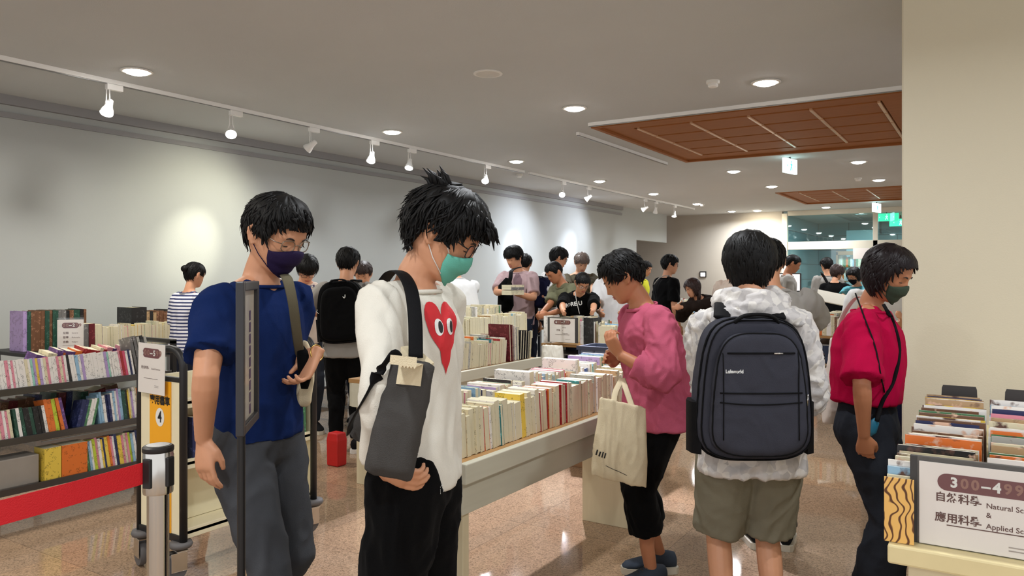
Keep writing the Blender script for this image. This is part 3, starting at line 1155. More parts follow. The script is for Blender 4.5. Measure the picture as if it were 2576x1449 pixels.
def face_bits(J, root, spec):
    M, s = J.M, 1
    rnd = random.Random(spec.get('seed', 1))
    st = spec.get('hair', 'short')
    hm = hair_mb(M, st, rnd, spec.get('hd', 1.0))
    hm.build('hair', spec.get('hmat', M_hair), root, smooth=True, fix=False)
    if spec.get('face', True):
        mb = MB()
        for sx in (-1, 1):
            pts = [M @ (head_pt(sx * a, .020 + dz, .0015)) for a, dz in ((.17, -.002), (.28, .002), (.40, .003), (.52, -.002))]
            mb.tube(pts, [.0022, .0034, .0032, .0012], 6, flat=.6)
        mb.build('eyebrows', M_brow, root, smooth=True, fix=False)
        mb = MB()
        for sx in (-1, 1):  # lash line of the lowered lids
            c = V((sx * .031, .0655, 0))
            pts = [M @ (c + V((.0160 * math.sin(a), .0132 * math.cos(a), -.0055 - .0012 * math.cos(a)))) for a in np.linspace(-.95, .95, 7)]
            mb.tube(pts, [.0006, .0014, .0017, .0018, .0017, .0014, .0006], 6)
        mb.build('eyelashes', M_brow, root, smooth=True, fix=False)
        if not spec.get('mask'):
            mb = MB()
            for z0, r0 in ((-.0605, .0030), (-.0690, .0036)):
                pts = [M @ head_pt(a, z0 + (.001 if abs(a) < .05 else 0), .0003) for a in np.linspace(-.30, .30, 9)]
                mb.tube(pts, [r0 * (.25 + .75 * math.cos(k * PI / 2 / 4.6)) for k in range(-4, 5)], 8)
            mb.build('lips', M_lip, root, smooth=True, fix=False)
    if spec.get('mask'):
        mcol, loop = spec['mask']
        top = lambda a: -.012 - .020 * min(1, (abs(a) / .9)) ** 1.2
        NA, NZ = 24, 12
        am = 1.02
        outer, inner = [], []
        for i in range(NZ + 1):
            ro, ri = [], []
            for j in range(NA + 1):
                a = -am + 2 * am * j / NA
                e = 1 - (abs(a) / am) ** 2
                zt = top(a)
                zb = -.117 + .030 * (abs(a) / am) ** 2.2
                z = zt + (zb - zt) * i / NZ
                pleat = .0016 * math.sin(i / NZ * PI * 6) * e if 2 < i < 10 else 0
                pk = .017 * e ** .8 * math.exp(-((z + .040) / .030) ** 2)
                base = head_pt(a, max(z, -.106), .0045 + pk + pleat, bumps=False)
                if z < -.106:
                    base.z = z
                ro.append(M @ base)
                ri.append(M @ (base - V((math.sin(a) * .002, math.cos(a) * .002, 0))))
            outer.append(ro)
            inner.append(ri)
        mb = MB()
        R = [o + list(reversed(n_)) for o, n_ in zip(outer, inner)]
        mb.loft(R)
        mk = mb.build('face_mask', mcol, root, smooth=True)
        mb = MB()
        for sx in (-1, 1):
            ear = [V((sx * .080, -.004, .022)), V((sx * .090, -.022, .020)), V((sx * .090, -.030, .000)), V((sx * .080, -.020, -.026))]
            a1, a2 = head_pt(sx * am * .98, -.030, .006, bumps=False), head_pt(sx * am * .96, -.086, .006, bumps=False)
            mid = head_pt(sx * 1.28, -.004, .004, bumps=False)
            mid2 = head_pt(sx * 1.35, -.060, .004, bumps=False)
            mb.tube([M @ p for p in [a1, mid, ear[0], ear[1], ear[2], ear[3], mid2, a2]], .0016, 6)
        mb.build('ear_loops', loop, mk, smooth=True, fix=False)
    if spec.get('glasses'):
        gm = spec['glasses']
        mb = MB()
        y0 = .094
        lens = MB()
        for sx in (-1, 1):
            pts = []
            for k in range(16):
                a = 2 * PI * k / 16
                x, z = .024 * math.copysign(abs(math.cos(a)) ** .7, math.cos(a)), .018 * math.copysign(abs(math.sin(a)) ** .7, math.sin(a))
                pts.append(M @ V((sx * .034 + x, y0 - abs(sx * .034 + x) * .16, z - .002)))
            mb.tube(pts, .0017, 6, close=True)
            lens.add(pts, [tuple(range(16))])
            mb.tube([M @ V((sx * .058, y0 - .009, .004)), M @ V((sx * .077, .070, .006)), M @ V((sx * .082, .0, .012)), M @ V((sx * .082, -.02, .004))], .0018, 6)
        mb.tube([M @ V((-.010, y0 - .002, .002)), M @ V((0, y0 + .002, .005)), M @ V((.010, y0 - .002, .002))], .0016, 6)
        g = mb.build('glasses', gm, root, smooth=True, fix=False)
        lens.build('lenses', M_lens, g, fix=False)


M_lens = bpy.data.materials.new('spectacle_lens')
M_lens.use_nodes = True
nt = M_lens.node_tree
nt.nodes.clear()
o_ = nd(M_lens, 'ShaderNodeOutputMaterial')
t_ = nd(M_lens, 'ShaderNodeBsdfTransparent')
g_ = nd(M_lens, 'ShaderNodeBsdfGlossy')
g_.inputs['Roughness'].default_value = .02
x_ = nd(M_lens, 'ShaderNodeMixShader')
x_.inputs[0].default_value = .12
lk(M_lens, t_.outputs[0], x_.inputs[1])
lk(M_lens, g_.outputs[0], x_.inputs[2])
lk(M_lens, x_.outputs[0], o_.inputs[0])


def top_mesh(J, voxel, sleeve=.85, fit=.016, hem=-.72, sgrow=.014, flare=.012, hang=.75, amp=.006, seed=0, longcuff=None, hemgrow=.008, neckt=2.84, extra=None, sc=(9, 9, 4)):
    s = J.H / 1.72
    mb = MB()
    rings = []
    W, Dp = (FEM_W, FEM_D) if J.fem else (BODY_W, BODY_D)
    cw, cd = np.interp(2.1, BODY_T, W) * s * J.bulk + fit, np.interp(2.0, BODY_T, Dp) * s * J.bulk + fit
    for t in np.linspace(hem, neckt, 22):
        wmin = dmin = 0
        if t < 2.0:
            wmin = cw * hang + (hemgrow * (2 - t) / 2)
            dmin = cd * hang + (hemgrow * (2 - t) / 2)
        g = fit if t < 2.4 else fit + (0.004 - fit) * (t - 2.4) / (neckt - 2.4)
        rings.append(torso_ring(J, t, g, 32, wmin, dmin))
    mb.loft(rings)
    for i in range(2):
        mb.tube([J.neck - UP * .024, J.neck.lerp(J.sh[i], .55) - UP * .014, J.sh[i] - UP * .02], [.048 * s, .046 * s + fit * .3, .044 * s + fit * .5], 14)
        mb.ball(J.sh[i] - UP * .006, .050 * s + fit * .4, 14, 10)
        mb.tube(*arm_pts(J, i, sleeve if not isinstance(sleeve, tuple) else sleeve[i], sgrow, flare), n=18)
    if extra:
        extra(mb)
    me = remesh(mb, voxel, 3, 'top')
    zones = [(tuple(J.sh[0] - UP * .1), .12, .9), (tuple(J.sh[1] - UP * .1), .12, .9), (tuple(J.el[0]), .1, 1.2), (tuple(J.el[1]), .1, 1.2), (tuple(J.waist), .16, .6)]
    crumple(me, amp, sc, seed, zones=zones)
    return me


def collar(J, root, m, t=2.86, r=.0065, grow=.012, tall=0.0):
    if J.tallcollar:
        r, t = .009, 2.92
    mb = MB()
    pts = [p for p in torso_ring(J, t, grow, 26, p=2.0)]
    mb.tube(pts, r, 8, close=True, flat=.45 if J.tallcollar else 1, side=UP if J.tallcollar else None)
    mb.build('collar', m, root, smooth=True, fix=False)


def trousers_mesh(J, voxel, upto=1.93, grow=.014, keys=None, amp=.007, seed=0, topt=.55, flare=0, sc=(8, 8, 5)):
    mb = MB()
    mb.loft([torso_ring(J, t, .006) for t in np.linspace(-.95, topt, 9)])
    for i in range(2):
        p, r = leg_pts(J, i, upto, grow, keys)
        r = [v + flare * (k / len(r)) ** 2 for k, v in enumerate(r)]
        mb.tube(p, r, 18)
        mb.ball(J.hip[i], r[0] * .98, 14, 10)
    me = remesh(mb, voxel, 3, 'trousers')
    zones = [(tuple(J.kn[0] - J.f * .04), .13, 1.0), (tuple(J.kn[1] - J.f * .04), .13, 1.0), (tuple(J.pel - UP * .1), .14, .5)]
    crumple(me, amp, sc, seed, zones=zones)
    return me


def shoe(J, i, root, m, sole, s=1.0):
    a, d = J.an[i], J.fdir[i].copy()
    h = a.z
    d.z = 0
    d.normalize()
    r = V((d.y, -d.x, 0))
    g = a.copy()
    g.z = 0.0 if h < .13 else h - .085
    q = lambda x, y, z: g + r * x * s + d * y * s + UP * z * s

    def ring(y, wx, zt, zb=.022, x0=0):
        return [q(x0 + wx * math.cos(t), y, zb + (zt - zb) * (.5 + .5 * math.sin(t)) ** .8) for t in [2 * PI * k / 16 - PI / 2 for k in range(16)]]
    up = MB().loft([ring(-.080, .020, .085), ring(-.072, .033, .104), ring(-.04, .039, .112), ring(.0, .040, .114), ring(.04, .044, .102), ring(.09, .050, .080), ring(.14, .050, .068), ring(.180, .038, .058), ring(.200, .015, .046)])
    sh = up.build('shoe', m, root, smooth=True)

    def out(sx, zt, zb):
        prof = [(-.088, .022), (-.074, .037), (-.03, .042), (.03, .043), (.08, .051), (.13, .054), (.178, .044), (.206, .018)]
        ptsl = [(-x, y) for y, x in prof] + [(x, y) for y, x in reversed(prof)]
        return [[q(x, y, z) for x, y in ptsl] for z in (zb, zt)]
    MB().loft(out(1, .034, .001)).build('sole', sole, sh, smooth=True, sharp=.7)
    lace = MB()
    for k in range(4):
        y, zt = .03 + k * .022, .108 - k * .011
        lace.tube([q(-.022, y, zt - .010), q(0, y + .004, zt + .002), q(.022, y, zt - .010)], .003, 6)
    lace.build('laces', M_white if sole == M_white else M_dark, sh, smooth=True, fix=False)
    return sh


def person(label, J, spec, group=None):
    root = empty('person', J.base, label, 'person', group)
    vx = spec.get('voxel', .011)
    b = body(J, root, spec.get('skin', SKIN), spec.get('bvoxel', vx), spec.get('nose', 1.0), spec.get('hands', (True, True)))
    face_bits(J, root, spec)
    J.top = None
    if spec.get('top'):
        t = dict(spec['top'])
        nm, m = t.pop('name'), t.pop('mat')
        col = t.pop('collar', True)
        me = top_mesh(J, vx, seed=spec.get('seed', 1) * 3.7, **t)
        J.top = place(me, nm, m, root)
        if col:
            collar(J, J.top, col if not isinstance(col, bool) else m)
    if spec.get('bottom'):
        t = dict(spec['bottom'])
        nm, m = t.pop('name'), t.pop('mat')
        me = trousers_mesh(J, vx, seed=spec.get('seed', 1) * 2.3, **t)
        J.bot = place(me, nm, m, root)
    if spec.get('shoes'):
        for i in range(2):
            shoe(J, i, root, spec['shoes'][0], spec['shoes'][1], J.H / 1.72 * (.9 if J.fem else 1))
    J.root = root
    return root


def bvh_of(o):
    M = wm(o)
    me = o.data
    vs = [M @ v.co for v in me.vertices]
    return BVHTree.FromPolygons(vs, [tuple(p.vertices) for p in me.polygons])


def decal(name, target, vf, o, r, u, m, parent, off=.002, depth=.4, split=.012):
    """lay a printed shape onto cloth: every vertex is dropped onto the target along the print's normal"""
    o, r, u = V(o), V(r).normalized(), V(u)
    u = (u - r * u.dot(r)).normalized()
    n = r.cross(u)
    bm = bmesh.new()
    vs, fs = vf
    bv = [bm.verts.new((x, y, 0)) for x, y in vs]
    for f in fs:
        try:
            bm.faces.new([bv[i] for i in f])
        except ValueError:
            pass
    bmesh.ops.triangulate(bm, faces=bm.faces)
    for k in range(5):
        es = [e for e in bm.edges if e.calc_length() > split]
        if not es:
            break
        bmesh.ops.subdivide_edges(bm, edges=es, cuts=1)
        bmesh.ops.triangulate(bm, faces=bm.faces)
    tree = bvh_of(target) if not isinstance(target, BVHTree) else target
    for v in bm.verts:
        w_ = o + r * v.co.x + u * v.co.y
        hit = tree.ray_cast(w_ + n * depth, -n)
        p = hit[0] if hit[0] is not None else w_
        v.co = p + n * off
    me = bpy.data.meshes.new(name)
    bm.to_mesh(me)
    bm.free()
    return place(me, name, m, parent, smooth=False)


def strap(name, pts, wd, m, parent, th=.22, side=None, n=8):
    """a flat band through the given points, smoothed"""
    pts = smooth_path(pts)
    sd = side
    return MB().tube(pts, wd, n, flat=th, side=sd).build(name, m, parent, smooth=True, fix=False)


def smooth_path(pts, k=6):
    pts = [V(p) for p in pts]
    out = []
    for i in range(len(pts) - 1):
        p0, p1, p2, p3 = pts[max(i - 1, 0)], pts[i], pts[i + 1], pts[min(i + 2, len(pts) - 1)]
        for j in range(k):
            u = j / k
            out.append((p1 * 2 + (p2 - p0) * u + (p0 * 2 - p1 * 5 + p2 * 4 - p3) * u * u + (p1 * 3 - p0 - p2 * 3 + p3) * u ** 3) * .5)
    out.append(pts[-1])
    return out
# ------------------------------------------------------------------ the people in the foreground
M_navy = cloth('navy_jersey', (20, 38, 84))
M_chino = cloth('grey_chino', (70, 72, 76))
M_offw = cloth('off_white_jersey', (222, 218, 206))
M_blackc = cloth('black_cloth', (10, 10, 11), sheen=.02)
M_pink = cloth('pink_linen', (186, 90, 114), bump=.35, var=.08)
M_fuch = cloth('fuchsia_jersey', (172, 10, 60))
M_slate = cloth('slate_trousers', (40, 43, 50))
M_khaki = cloth('khaki_cotton', (122, 117, 100))
M_greyt = cloth('grey_jersey', (150, 146, 140))
M_canvas = cloth('natural_canvas', (222, 208, 176), bump=.4)
M_bagblk = cloth('backpack_slate', (58, 59, 68), rough=.7)
M_strap = cloth('black_webbing', (20, 20, 22), rough=.6)
M_shoe_s = cloth('slate_knit', (62, 70, 82), rough=.7)
M_shoe_k = cloth('black_canvas', (26, 26, 28), rough=.7)
M_sole = mat('rubber_sole', (196, 188, 170), .6)
M_gold = mat('gold_metal', (196, 160, 90), .3, metal=1)
M_masknavy = cloth('navy_mask', (40, 30, 62), rough=.7)
M_maskteal = cloth('teal_mask', (104, 182, 164), rough=.7)
M_maskgrn = cloth('dark_green_mask', (62, 74, 62), rough=.7)
M_maskblk = cloth('black_mask', (22, 20, 24), rough=.7)
M_frames = mat('black_frames', (24, 22, 24), .3)
M_framem = mat('metal_frames', (150, 138, 124), .3, metal=.9)


def jacket_material():
    m = cloth('print_windbreaker', (208, 204, 200), rough=.5, bump=.35, bscale=30)
    b = m.node_tree.nodes['Principled BSDF']
    tc = nd(m, 'ShaderNodeTexCoord')
    vo = nd(m, 'ShaderNodeTexVoronoi', Scale=34.0)
    lk(m, tc.outputs['Object'], vo.inputs['Vector'])
    r = nd(m, 'ShaderNodeValToRGB')
    lk(m, vo.outputs['Color'], r.inputs['Fac'])
    e = r.color_ramp.elements
    e[0].position, e[0].color = .25, rgb((186, 183, 182))
    e[1].position, e[1].color = .75, rgb((222, 218, 212))
    k = r.color_ramp.elements.new(.5)
    k.color = rgb((204, 200, 198))
    lk(m, r.outputs['Color'], b.inputs['Base Color'])
    return m


M_jacket = jacket_material()

FG = dict(voxel=.0085, bvoxel=.0052)

# --- man in navy
J = pose(2.62, 1.78, 62, (697, 592), lean=3, hphi=62, hpitch=24, handR=P(512, 1106, 2.42), elR=-CAMD + CAMR * .3, armk=.88, fdR=-UP + CAMR * .12 - CAMD * .15,
         handL=P(797, 888, 2.66), elL=-dirc(62) - UP * .6, bulk=.92, step=(-.22, .14), lift=(.10, 0), curl=(.95, .55), palmL=-CAMR * .6 - CAMD * .5, fdL=-UP * .8 - CAMR * .35 - CAMD * .3)
JA = J
A = person('person in navy t-shirt, dark mask and glasses, walking beside the sign pole', J, dict(
    FG, seed=3, skin=SKIN, hair=dict(HAIRS['short'], front=.058, n=230, lift=.006, L=.045, th=.024, tufts=[(0.2, .085, (0, .8, -.3), .03, 12)]), mask=(M_masknavy, M_masknavy), glasses=M_framem,
    top=dict(name='t_shirt', mat=M_navy, sleeve=.72, fit=.016, hem=-.12, sgrow=.020, flare=.016, hang=.92, amp=.007),
    bottom=dict(name='trousers', mat=M_chino, grow=.016, amp=.008), shoes=(M_shoe_k, M_sole)))
# --- young man in white long sleeves
J = pose(2.2, 1.75, 82, (1118, 592), lean=-1, cphi=64, hphi=84, hpitch=31, handR=P(946, 1160, 1.99), elR=-CAMD + CAMR * .3, armk=.86, shup=.03,
         handL=P(1085, 1190, 2.46), elL=-dirc(82), step=(-.16, -.34), lift=(0, .07), hipback=-.05, curl=(.4, .8), fdR=CAMR * .8 - UP * .45, palmR=CAMD * .6 + UP * .4, bulk=.85)
JB = J
B = person('person in white long-sleeved top with red heart, teal mask, grey tote on shoulder', J, dict(
    FG, seed=5, skin=SKIN, hair=dict(HAIRS['messy'], n=300, tufts=[(2.6, .095, (-.3, -.8, .5), .055, 22), (0.1, .072, (0, .85, -.35), .045, 26), (1.0, .08, (.5, .5, -.3), .04, 10)]), mask=(M_maskteal, M_white), glasses=M_frames,
    top=dict(name='long_sleeved_top', mat=M_offw, sleeve=1.97, fit=.018, hem=-.30, sgrow=.012, flare=.006, hang=.95, amp=.007),
    bottom=dict(name='trousers', mat=M_blackc, grow=.030, amp=.010), shoes=(M_shoe_k, M_white)))
# --- man in the pink shirt
J = pose(3.72, 1.66, -78, (1566, 700), lean=13, hphi=-98, hpitch=30, handL=P(1560, 893, 3.52), elL=-UP * .9 - CAMD * .4 + dirc(-78) * .1,
         handR=P(1560, 900, 3.85), elR=-UP * .8, step=(.02, -.10), foot=None, curl=(1.15, .8), palmL=CAMR * .6 + CAMD * .5, fdL=UP * .75 - CAMR * .45, hipback=.14)
JC = J
J.tallcollar = True
Cc = person('person in pink shirt and black cropped trousers, bending over books with a cream tote', J, dict(
    FG, seed=7, skin=SKIN_D, hair=dict(HAIRS['short'], front=.060, L=.045, th=.030, thb=.012, lift=.007, n=260, back=-.062, tufts=[(-.6, .10, (-.2, .3, .8), .022, 10), (2.8, .0, (0, -.9, .2), .02, 14)]),
    top=dict(name='shirt', mat=M_pink, sleeve=1.62, fit=.026, hem=-.85, sgrow=.024, flare=.018, hang=1.0, amp=.008, hemgrow=.02, sc=(11, 11, 7)),
    bottom=dict(name='cropped_trousers', mat=M_blackc, upto=1.52, grow=.024, amp=.009, flare=.012), shoes=(M_shoe_s, M_sole)))
# --- the one with the slate backpack
J = pose(2.95, 1.66, 178, (1886, 672), lean=3, hphi=160, hpitch=16, handL=P(1800, 1010, 3.16), handR=P(1975, 1010, 3.16), elL=-CAMR * .3 - CAMD - UP * .6, elR=CAMR * .3 - CAMD - UP * .6, stance=.095, curl=(.5, .5), bulk=.92)
JD = J
D_ = person('person seen from behind in pale printed windbreaker and khaki shorts, slate backpack on', J, dict(
    FG, seed=9, skin=SKIN, hair=dict(HAIRS['bowl'], n=340), mask=(M_maskblk, M_maskblk), face=False,
    top=dict(name='windbreaker', mat=M_jacket, sleeve=1.9, fit=.026, hem=-1.05, sgrow=.022, flare=.0, hang=1.03, amp=.012, hemgrow=.012, sc=(12, 12, 9)),
    bottom=dict(name='shorts', mat=M_khaki, upto=.90, grow=.036, amp=.006, flare=.014), shoes=(M_shoe_k, M_white)))
# --- woman in fuchsia
J = pose(3.2, 1.64, 54, (2234, 690), lean=2, hphi=42, hpitch=24, handR=P(2174, 1096, 3.05), elR=-CAMR * .5 - CAMD, armk=.92, handL=P(2200, 1010, 3.5), fdL=-UP, fem=True, bulk=1.03, curl=(.5, 1.0), stance=.075, step=(0, .02))
JE = J
E_ = person('person in fuchsia t-shirt with bob hair and dark green mask beside the pillar', J, dict(
    FG, seed=11, skin=SKIN_D, hmat=mat('plum_brown_hair', (20, 11, 13), .45, var=.3, scale=40, spec=.25), hair=dict(HAIRS['bob'], n=320, keys=[(0, .078), (28, .075), (46, .064), (60, .040), (70, -.030), (78, -.074), (100, -.086), (180, -.092)], L=.06), mask=(M_maskgrn, M_maskgrn),
    top=dict(name='t_shirt', mat=M_fuch, sleeve=.92, fit=.026, hem=.62, sgrow=.026, flare=.022, hang=1.02, amp=.008, hemgrow=.0),
    bottom=dict(name='trousers', mat=M_slate, grow=.020, amp=.007, topt=1.0, flare=.055), shoes=(M_shoe_k, M_sole)))
# --- big grey t-shirt behind the backpack
J = pose(4.3, 1.74, 168, (1930, 660), lean=6, hphi=170, hpitch=22, handR=P(1990, 860, 4.62), elR=CAMR - CAMD * .3, handL=P(1880, 860, 4.62), bulk=1.14)
JF = J
person('person in grey t-shirt standing just beyond the slate backpack, seen from behind', J, dict(
    voxel=.011, bvoxel=.008, seed=13, skin=SKIN, hair=dict(HAIRS['short'], n=200), face=False,
    top=dict(name='t_shirt', mat=M_greyt, sleeve=.62, fit=.024, hem=-.8, sgrow=.026, flare=.02, hang=1.0, amp=.007),
    bottom=dict(name='trousers', mat=M_slate, grow=.02, amp=.008), shoes=(M_shoe_k, M_sole)))
# ------------------------------------------------------------------ what the people in front carry and wear
def frame_of(o, n, up=UP):
    """matrix with local z along n (towards the viewer), y up, x to the viewer's right"""
    n = V(n).normalized()
    u = (V(up) - n * V(up).dot(n)).normalized()
    r = u.cross(n)
    M = Matrix((r, u, n)).transposed().to_4x4()
    M.translation = V(o)
    return M


def outline(tab, n=44):
    """closed outline from (y, half width) pairs"""
    pr = [(w_, y) for y, w_ in tab] + [(-w_, y) for y, w_ in reversed(tab)]
    L = [0]
    for i in range(len(pr)):
        a, b = V(pr[i] + (0,)), V(pr[(i + 1) % len(pr)] + (0,))
        L.append(L[-1] + (b - a).length)
    out = []
    for k in range(n):
        s = L[-1] * k / n
        i = max(j for j in range(len(pr)) if L[j] <= s)
        t = (s - L[i]) / max(1e-6, L[i + 1] - L[i])
        a, b = pr[i], pr[(i + 1) % len(pr)]
        out.append((a[0] + (b[0] - a[0]) * t, a[1] + (b[1] - a[1]) * t))
    for it in range(2):
        out = [((out[i - 1][0] + out[i][0] * 2 + out[(i + 1) % n][0]) / 4, (out[i - 1][1] + out[i][1] * 2 + out[(i + 1) % n][1]) / 4) for i in range(n)]
    return out


def slice_ring(M, ol, sx, sy, z, dy=0):
    return [M @ V((x * sx, y * sy + dy, z)) for x, y in ol]


BP = [(.240, .085), (.222, .130), (.19, .158), (.12, .178), (.03, .190), (-.08, .198), (-.17, .203), (-.215, .190), (-.243, .150), (-.255, .09)]


def backpack(M, s, mats, label, detail=True, seed=0):
    body_m, trim_m = mats
    S = M @ Matrix.Scale(s, 4)
    ol = outline(BP, 56)
    e = empty('backpack', S @ V((0, -.255, 0)), label, 'backpack')
    mb = MB()
    mb.loft([slice_ring(S, ol, a, b, z) for a, b, z in ((.86, .90, .10), (.95, .97, .085), (1, 1, .05), (1, 1, .0), (.99, .995, -.045), (.965, .98, -.07), (.90, .94, -.085))])
    me = remesh(mb, .008 * s, 3, 'bag')
    crumple(me, .003, (7, 7, 7), seed)
    main = place(me, 'main_compartment', body_m, e)
    S2 = S @ Matrix.Translation((0, 0, -.0))
    F = Matrix.Scale(-1, 4, V((0, 0, 1)))
    mb = MB()
    mb.loft([slice_ring(S, ol, a, b, -z, -.012) for a, b, z in ((.80, .84, .060), (.84, .87, .085), (.83, .865, .105), (.78, .82, .120), (.70, .76, .125))])
    me = remesh(mb, .008 * s, 3, 'bag')
    crumple(me, .003, (8, 8, 8), seed + 2)
    fp = place(me, 'front_pocket', body_m, e)
    t1 = bvh_of(main)
    t2 = bvh_of(fp)
    n = (S.to_3x3() @ V((0, 0, -1))).normalized()

    def drop(x, y, tr, off=.0015):
        p = S @ V((x, y, -.4))
        h = tr.ray_cast(p, -n)
        return (h[0] + n * off) if h[0] is not None else S @ V((x, y, -.08))
    # zips and seams
    zp = MB()
    zp.tube([S @ V((x * 1.003, y * 1.003, -.045)) for x, y in ol], .0042 * s, 6, close=True)
    zp.tube([S @ V((x * .955, y * .972, -.079)) for x, y in ol], .003 * s, 6, close=True)
    if detail:
        zp.tube([drop(x * .81, y * .845 - .012, t2, .001) for x, y in ol], .0032 * s, 6, close=True)
        zp.tube([drop(x, .125, t2) for x in np.linspace(-.115, .115, 12)], .0034 * s, 6)
        zp.tube([drop(x, -.010 - .002 * math.cos(x * 12), t2) for x in np.linspace(-.14, .14, 12)], .0028 * s, 6)
        zp.tube([drop(x, -.040 - .010 * math.cos(x * 10), t2) for x in np.linspace(-.14, .14, 14)], .0024 * s, 6)
        for sx in (-1, 1):
            zp.tube([drop(sx * .128, y, t2) for y in np.linspace(-.17, .15, 12)], .0022 * s, 6)
    zp.build('zip_lines', trim_m, e, smooth=True, fix=False)
    k = MB()
    pts = [S @ V(p) for p in ((-.075, .205, -.055), (-.070, .232, -.075), (-.035, .252, -.085), (.035, .252, -.085), (.070, .232, -.075), (.075, .205, -.055))]
    k.tube(smooth_path(pts), .0125 * s, 10, flat=.55, side=n)
    k.build('handle', trim_m, e, smooth=True, fix=False)
    for sx in (-1, 1):
        mb = MB()
        mb.loft([[S @ V((sx * x, y, z)) for x, z in ((.185, -.055), (.214, -.035), (.222, .02), (.205, .07), (.185, .07), (.18, .0))] for y in (-.235, -.20, -.12, -.055)])
        mb.build('side_pocket', M_strap, e, smooth=True, sharp=.9)
    if detail:
        k = MB()
        for (x, y, l, a) in ((-.072, .125, .030, 0), (-.172, -.02, .040, 1.5)):
            p = drop(x, y, t2 if abs(x) < .15 else t1, .004)
            d = S.to_3x3() @ V((math.cos(a), -math.sin(a), 0))
            MB().tube([p, p + d * l], .0035, 6).build('zip_pull', M_chrome, e, smooth=True, fix=False)
    return e, t1, t2, S, n


# ---- slate backpack on the windbreaker
nD = -(dirc(178) * 1.0)
M = frame_of(P(1886, 972, 2.715), nD * -1, UP + dirc(178) * .06)
M = frame_of(P(1886, 968, 2.70), CAMD, UP)
bpk, t1, t2, S, n_ = backpack(M, 1.0, (M_bagblk, M_strap), 'slate grey backpack with silver logo worn over the pale windbreaker', seed=4)
o = P(1864, 942, 2.5)
lg = MB()
decal('logo', t2, text_mesh('Lafeworld', .017, bold=.0006, squash=.88), o, CAMR, UP, M_chrome, bpk, off=.0025)
for sx in (-1, 1):
    sh = JD.sh[1] if sx > 0 else JD.sh[0]
    top = bvh_of(JD.top)
    p0 = P(1886 + sx * 70, 800, 2.74)
    q = sh.lerp(JD.neck, .42)
    pts = [p0, V((p0.x, p0.y, 0)).lerp(V((q.x, q.y, 0)), .55) + UP * (q.z + .052), q + UP * .052 + JD.f * .02, q + JD.f * .12 - UP * .02]
    strap('shoulder_strap', pts, .030, M_strap, bpk, th=.28, side=CAMR)
# ---- its wearer's folded hood
hm = MB()
cN = JD.neck + JD.f * -.005 + UP * .005
for k, (rx, ry, zc, rr) in enumerate(((.098, .092, .030, .030), (.112, .105, .004, .034))):
    pts = []
    for j in range(20):
        a = 2 * PI * j / 20
        back = max(0, -math.sin(a))
        p = cN + JD.cr * (math.cos(a) * rx * (1 + .05 * math.sin(3 * a + k))) + JD.f * (math.sin(a) * ry) + UP * (zc + .010 * math.sin(2 * a + k * 2))
        pts.append(p)
    hm.tube(pts, [rr * (1 + .16 * math.sin(a * 1.3 + k)) for a in range(20)], 10, close=True)
pts = [cN - JD.f * .10 + JD.cr * x - UP * (.015 + 1.6 * x * x) for x in (-.17, -.09, 0, .09, .17)]
hm.tube(smooth_path(pts), .038, 10, flat=.7)
me = remesh(hm, .009, 3, 'hood')
crumple(me, .010, (16, 16, 22), 3)
place(me, 'hood', M_jacket, D_)


# ---- totes: flat cloth bags with a soft volume
def tote(name, label, c, right, down, wd, ht, depth, m, seed=0, taper=1.0, flat_top=True, lean=(0, 0)):
    right, down = V(right).normalized(), V(down).normalized()
    n = right.cross(-down).normalized()
    e = empty(name, V(c) + down * ht, label, 'tote bag')
    mb = MB()
    rings = []
    for t in np.linspace(0, 1, 12):
        w_ = wd / 2 * (1 + (taper - 1) * t)
        d = depth / 2 * (.30 + .9 * math.sin(min(1, t * 1.1) * PI * .62)) * (1 if t < .94 else .55)
        cc = V(c) + down * (ht * t) + right * (lean[0] * t) + n * (lean[1] * t)
        rings.append([cc + right * (w_ * math.copysign(abs(math.cos(a)) ** .55, math.cos(a))) + n * (d * math.copysign(abs(math.sin(a)) ** .9, math.sin(a))) for a in [2 * PI * k / 32 for k in range(32)]])
    mb.loft(rings)
    me = remesh(mb, .007, 2, name)
    crumple(me, .006, (14, 14, 4), seed)
    b = place(me, 'bag_body', m, e)
    return e, b, n


# cream tote on the pink arm
rgt = (CAMR * .93 - UP * .16 - CAMD * .1).normalized()
dwn = (-UP * .97 - CAMR * .05).normalized()
eT, bT, nT = tote('tote_bag', 'cream canvas tote with small dark print hanging from the pink sleeve', P(1568, 1012, 3.42), CAMR * .95 - UP * .22, -UP - CAMR * .03, .215, .36, .06, M_canvas, 2, taper=1.22, lean=(-.012, 0))
for sx in (-1, 1):
    for dz in (0, .02):
        pts = [P(1568 + sx * 24, 1022 + sx * 6, 3.42), P(1563 + sx * 14, 985, 3.44 + dz), P(1566, 952, 3.48 + dz * 2)]
    strap('bag_strap', pts, .014, M_canvas, eT, th=.18, side=CAMR)
bm_ = []
for k, x in enumerate((-.045, -.032, -.020, -.008)):
    vs, fs = rect(x - .003, -.014, x + .003, .012 - .003 * (k % 2))
    bm_.append((vs, fs))
vs, fs = [], []
for a, b in bm_:
    fs += [tuple(i + len(vs) for i in f) for f in b]
    vs += a
decal('print', bT, (vs, fs), P(1533, 1158, 3.3), CAMR * .97 - UP * .27, UP, M_ink, eT, off=.002, split=.01)
decal('print_line', bT, rect(-.05, -.0012, .055, .0012), P(1556, 1196, 3.3), CAMR * .90 - UP * .42, UP, M_ink, eT, off=.002, split=.01)

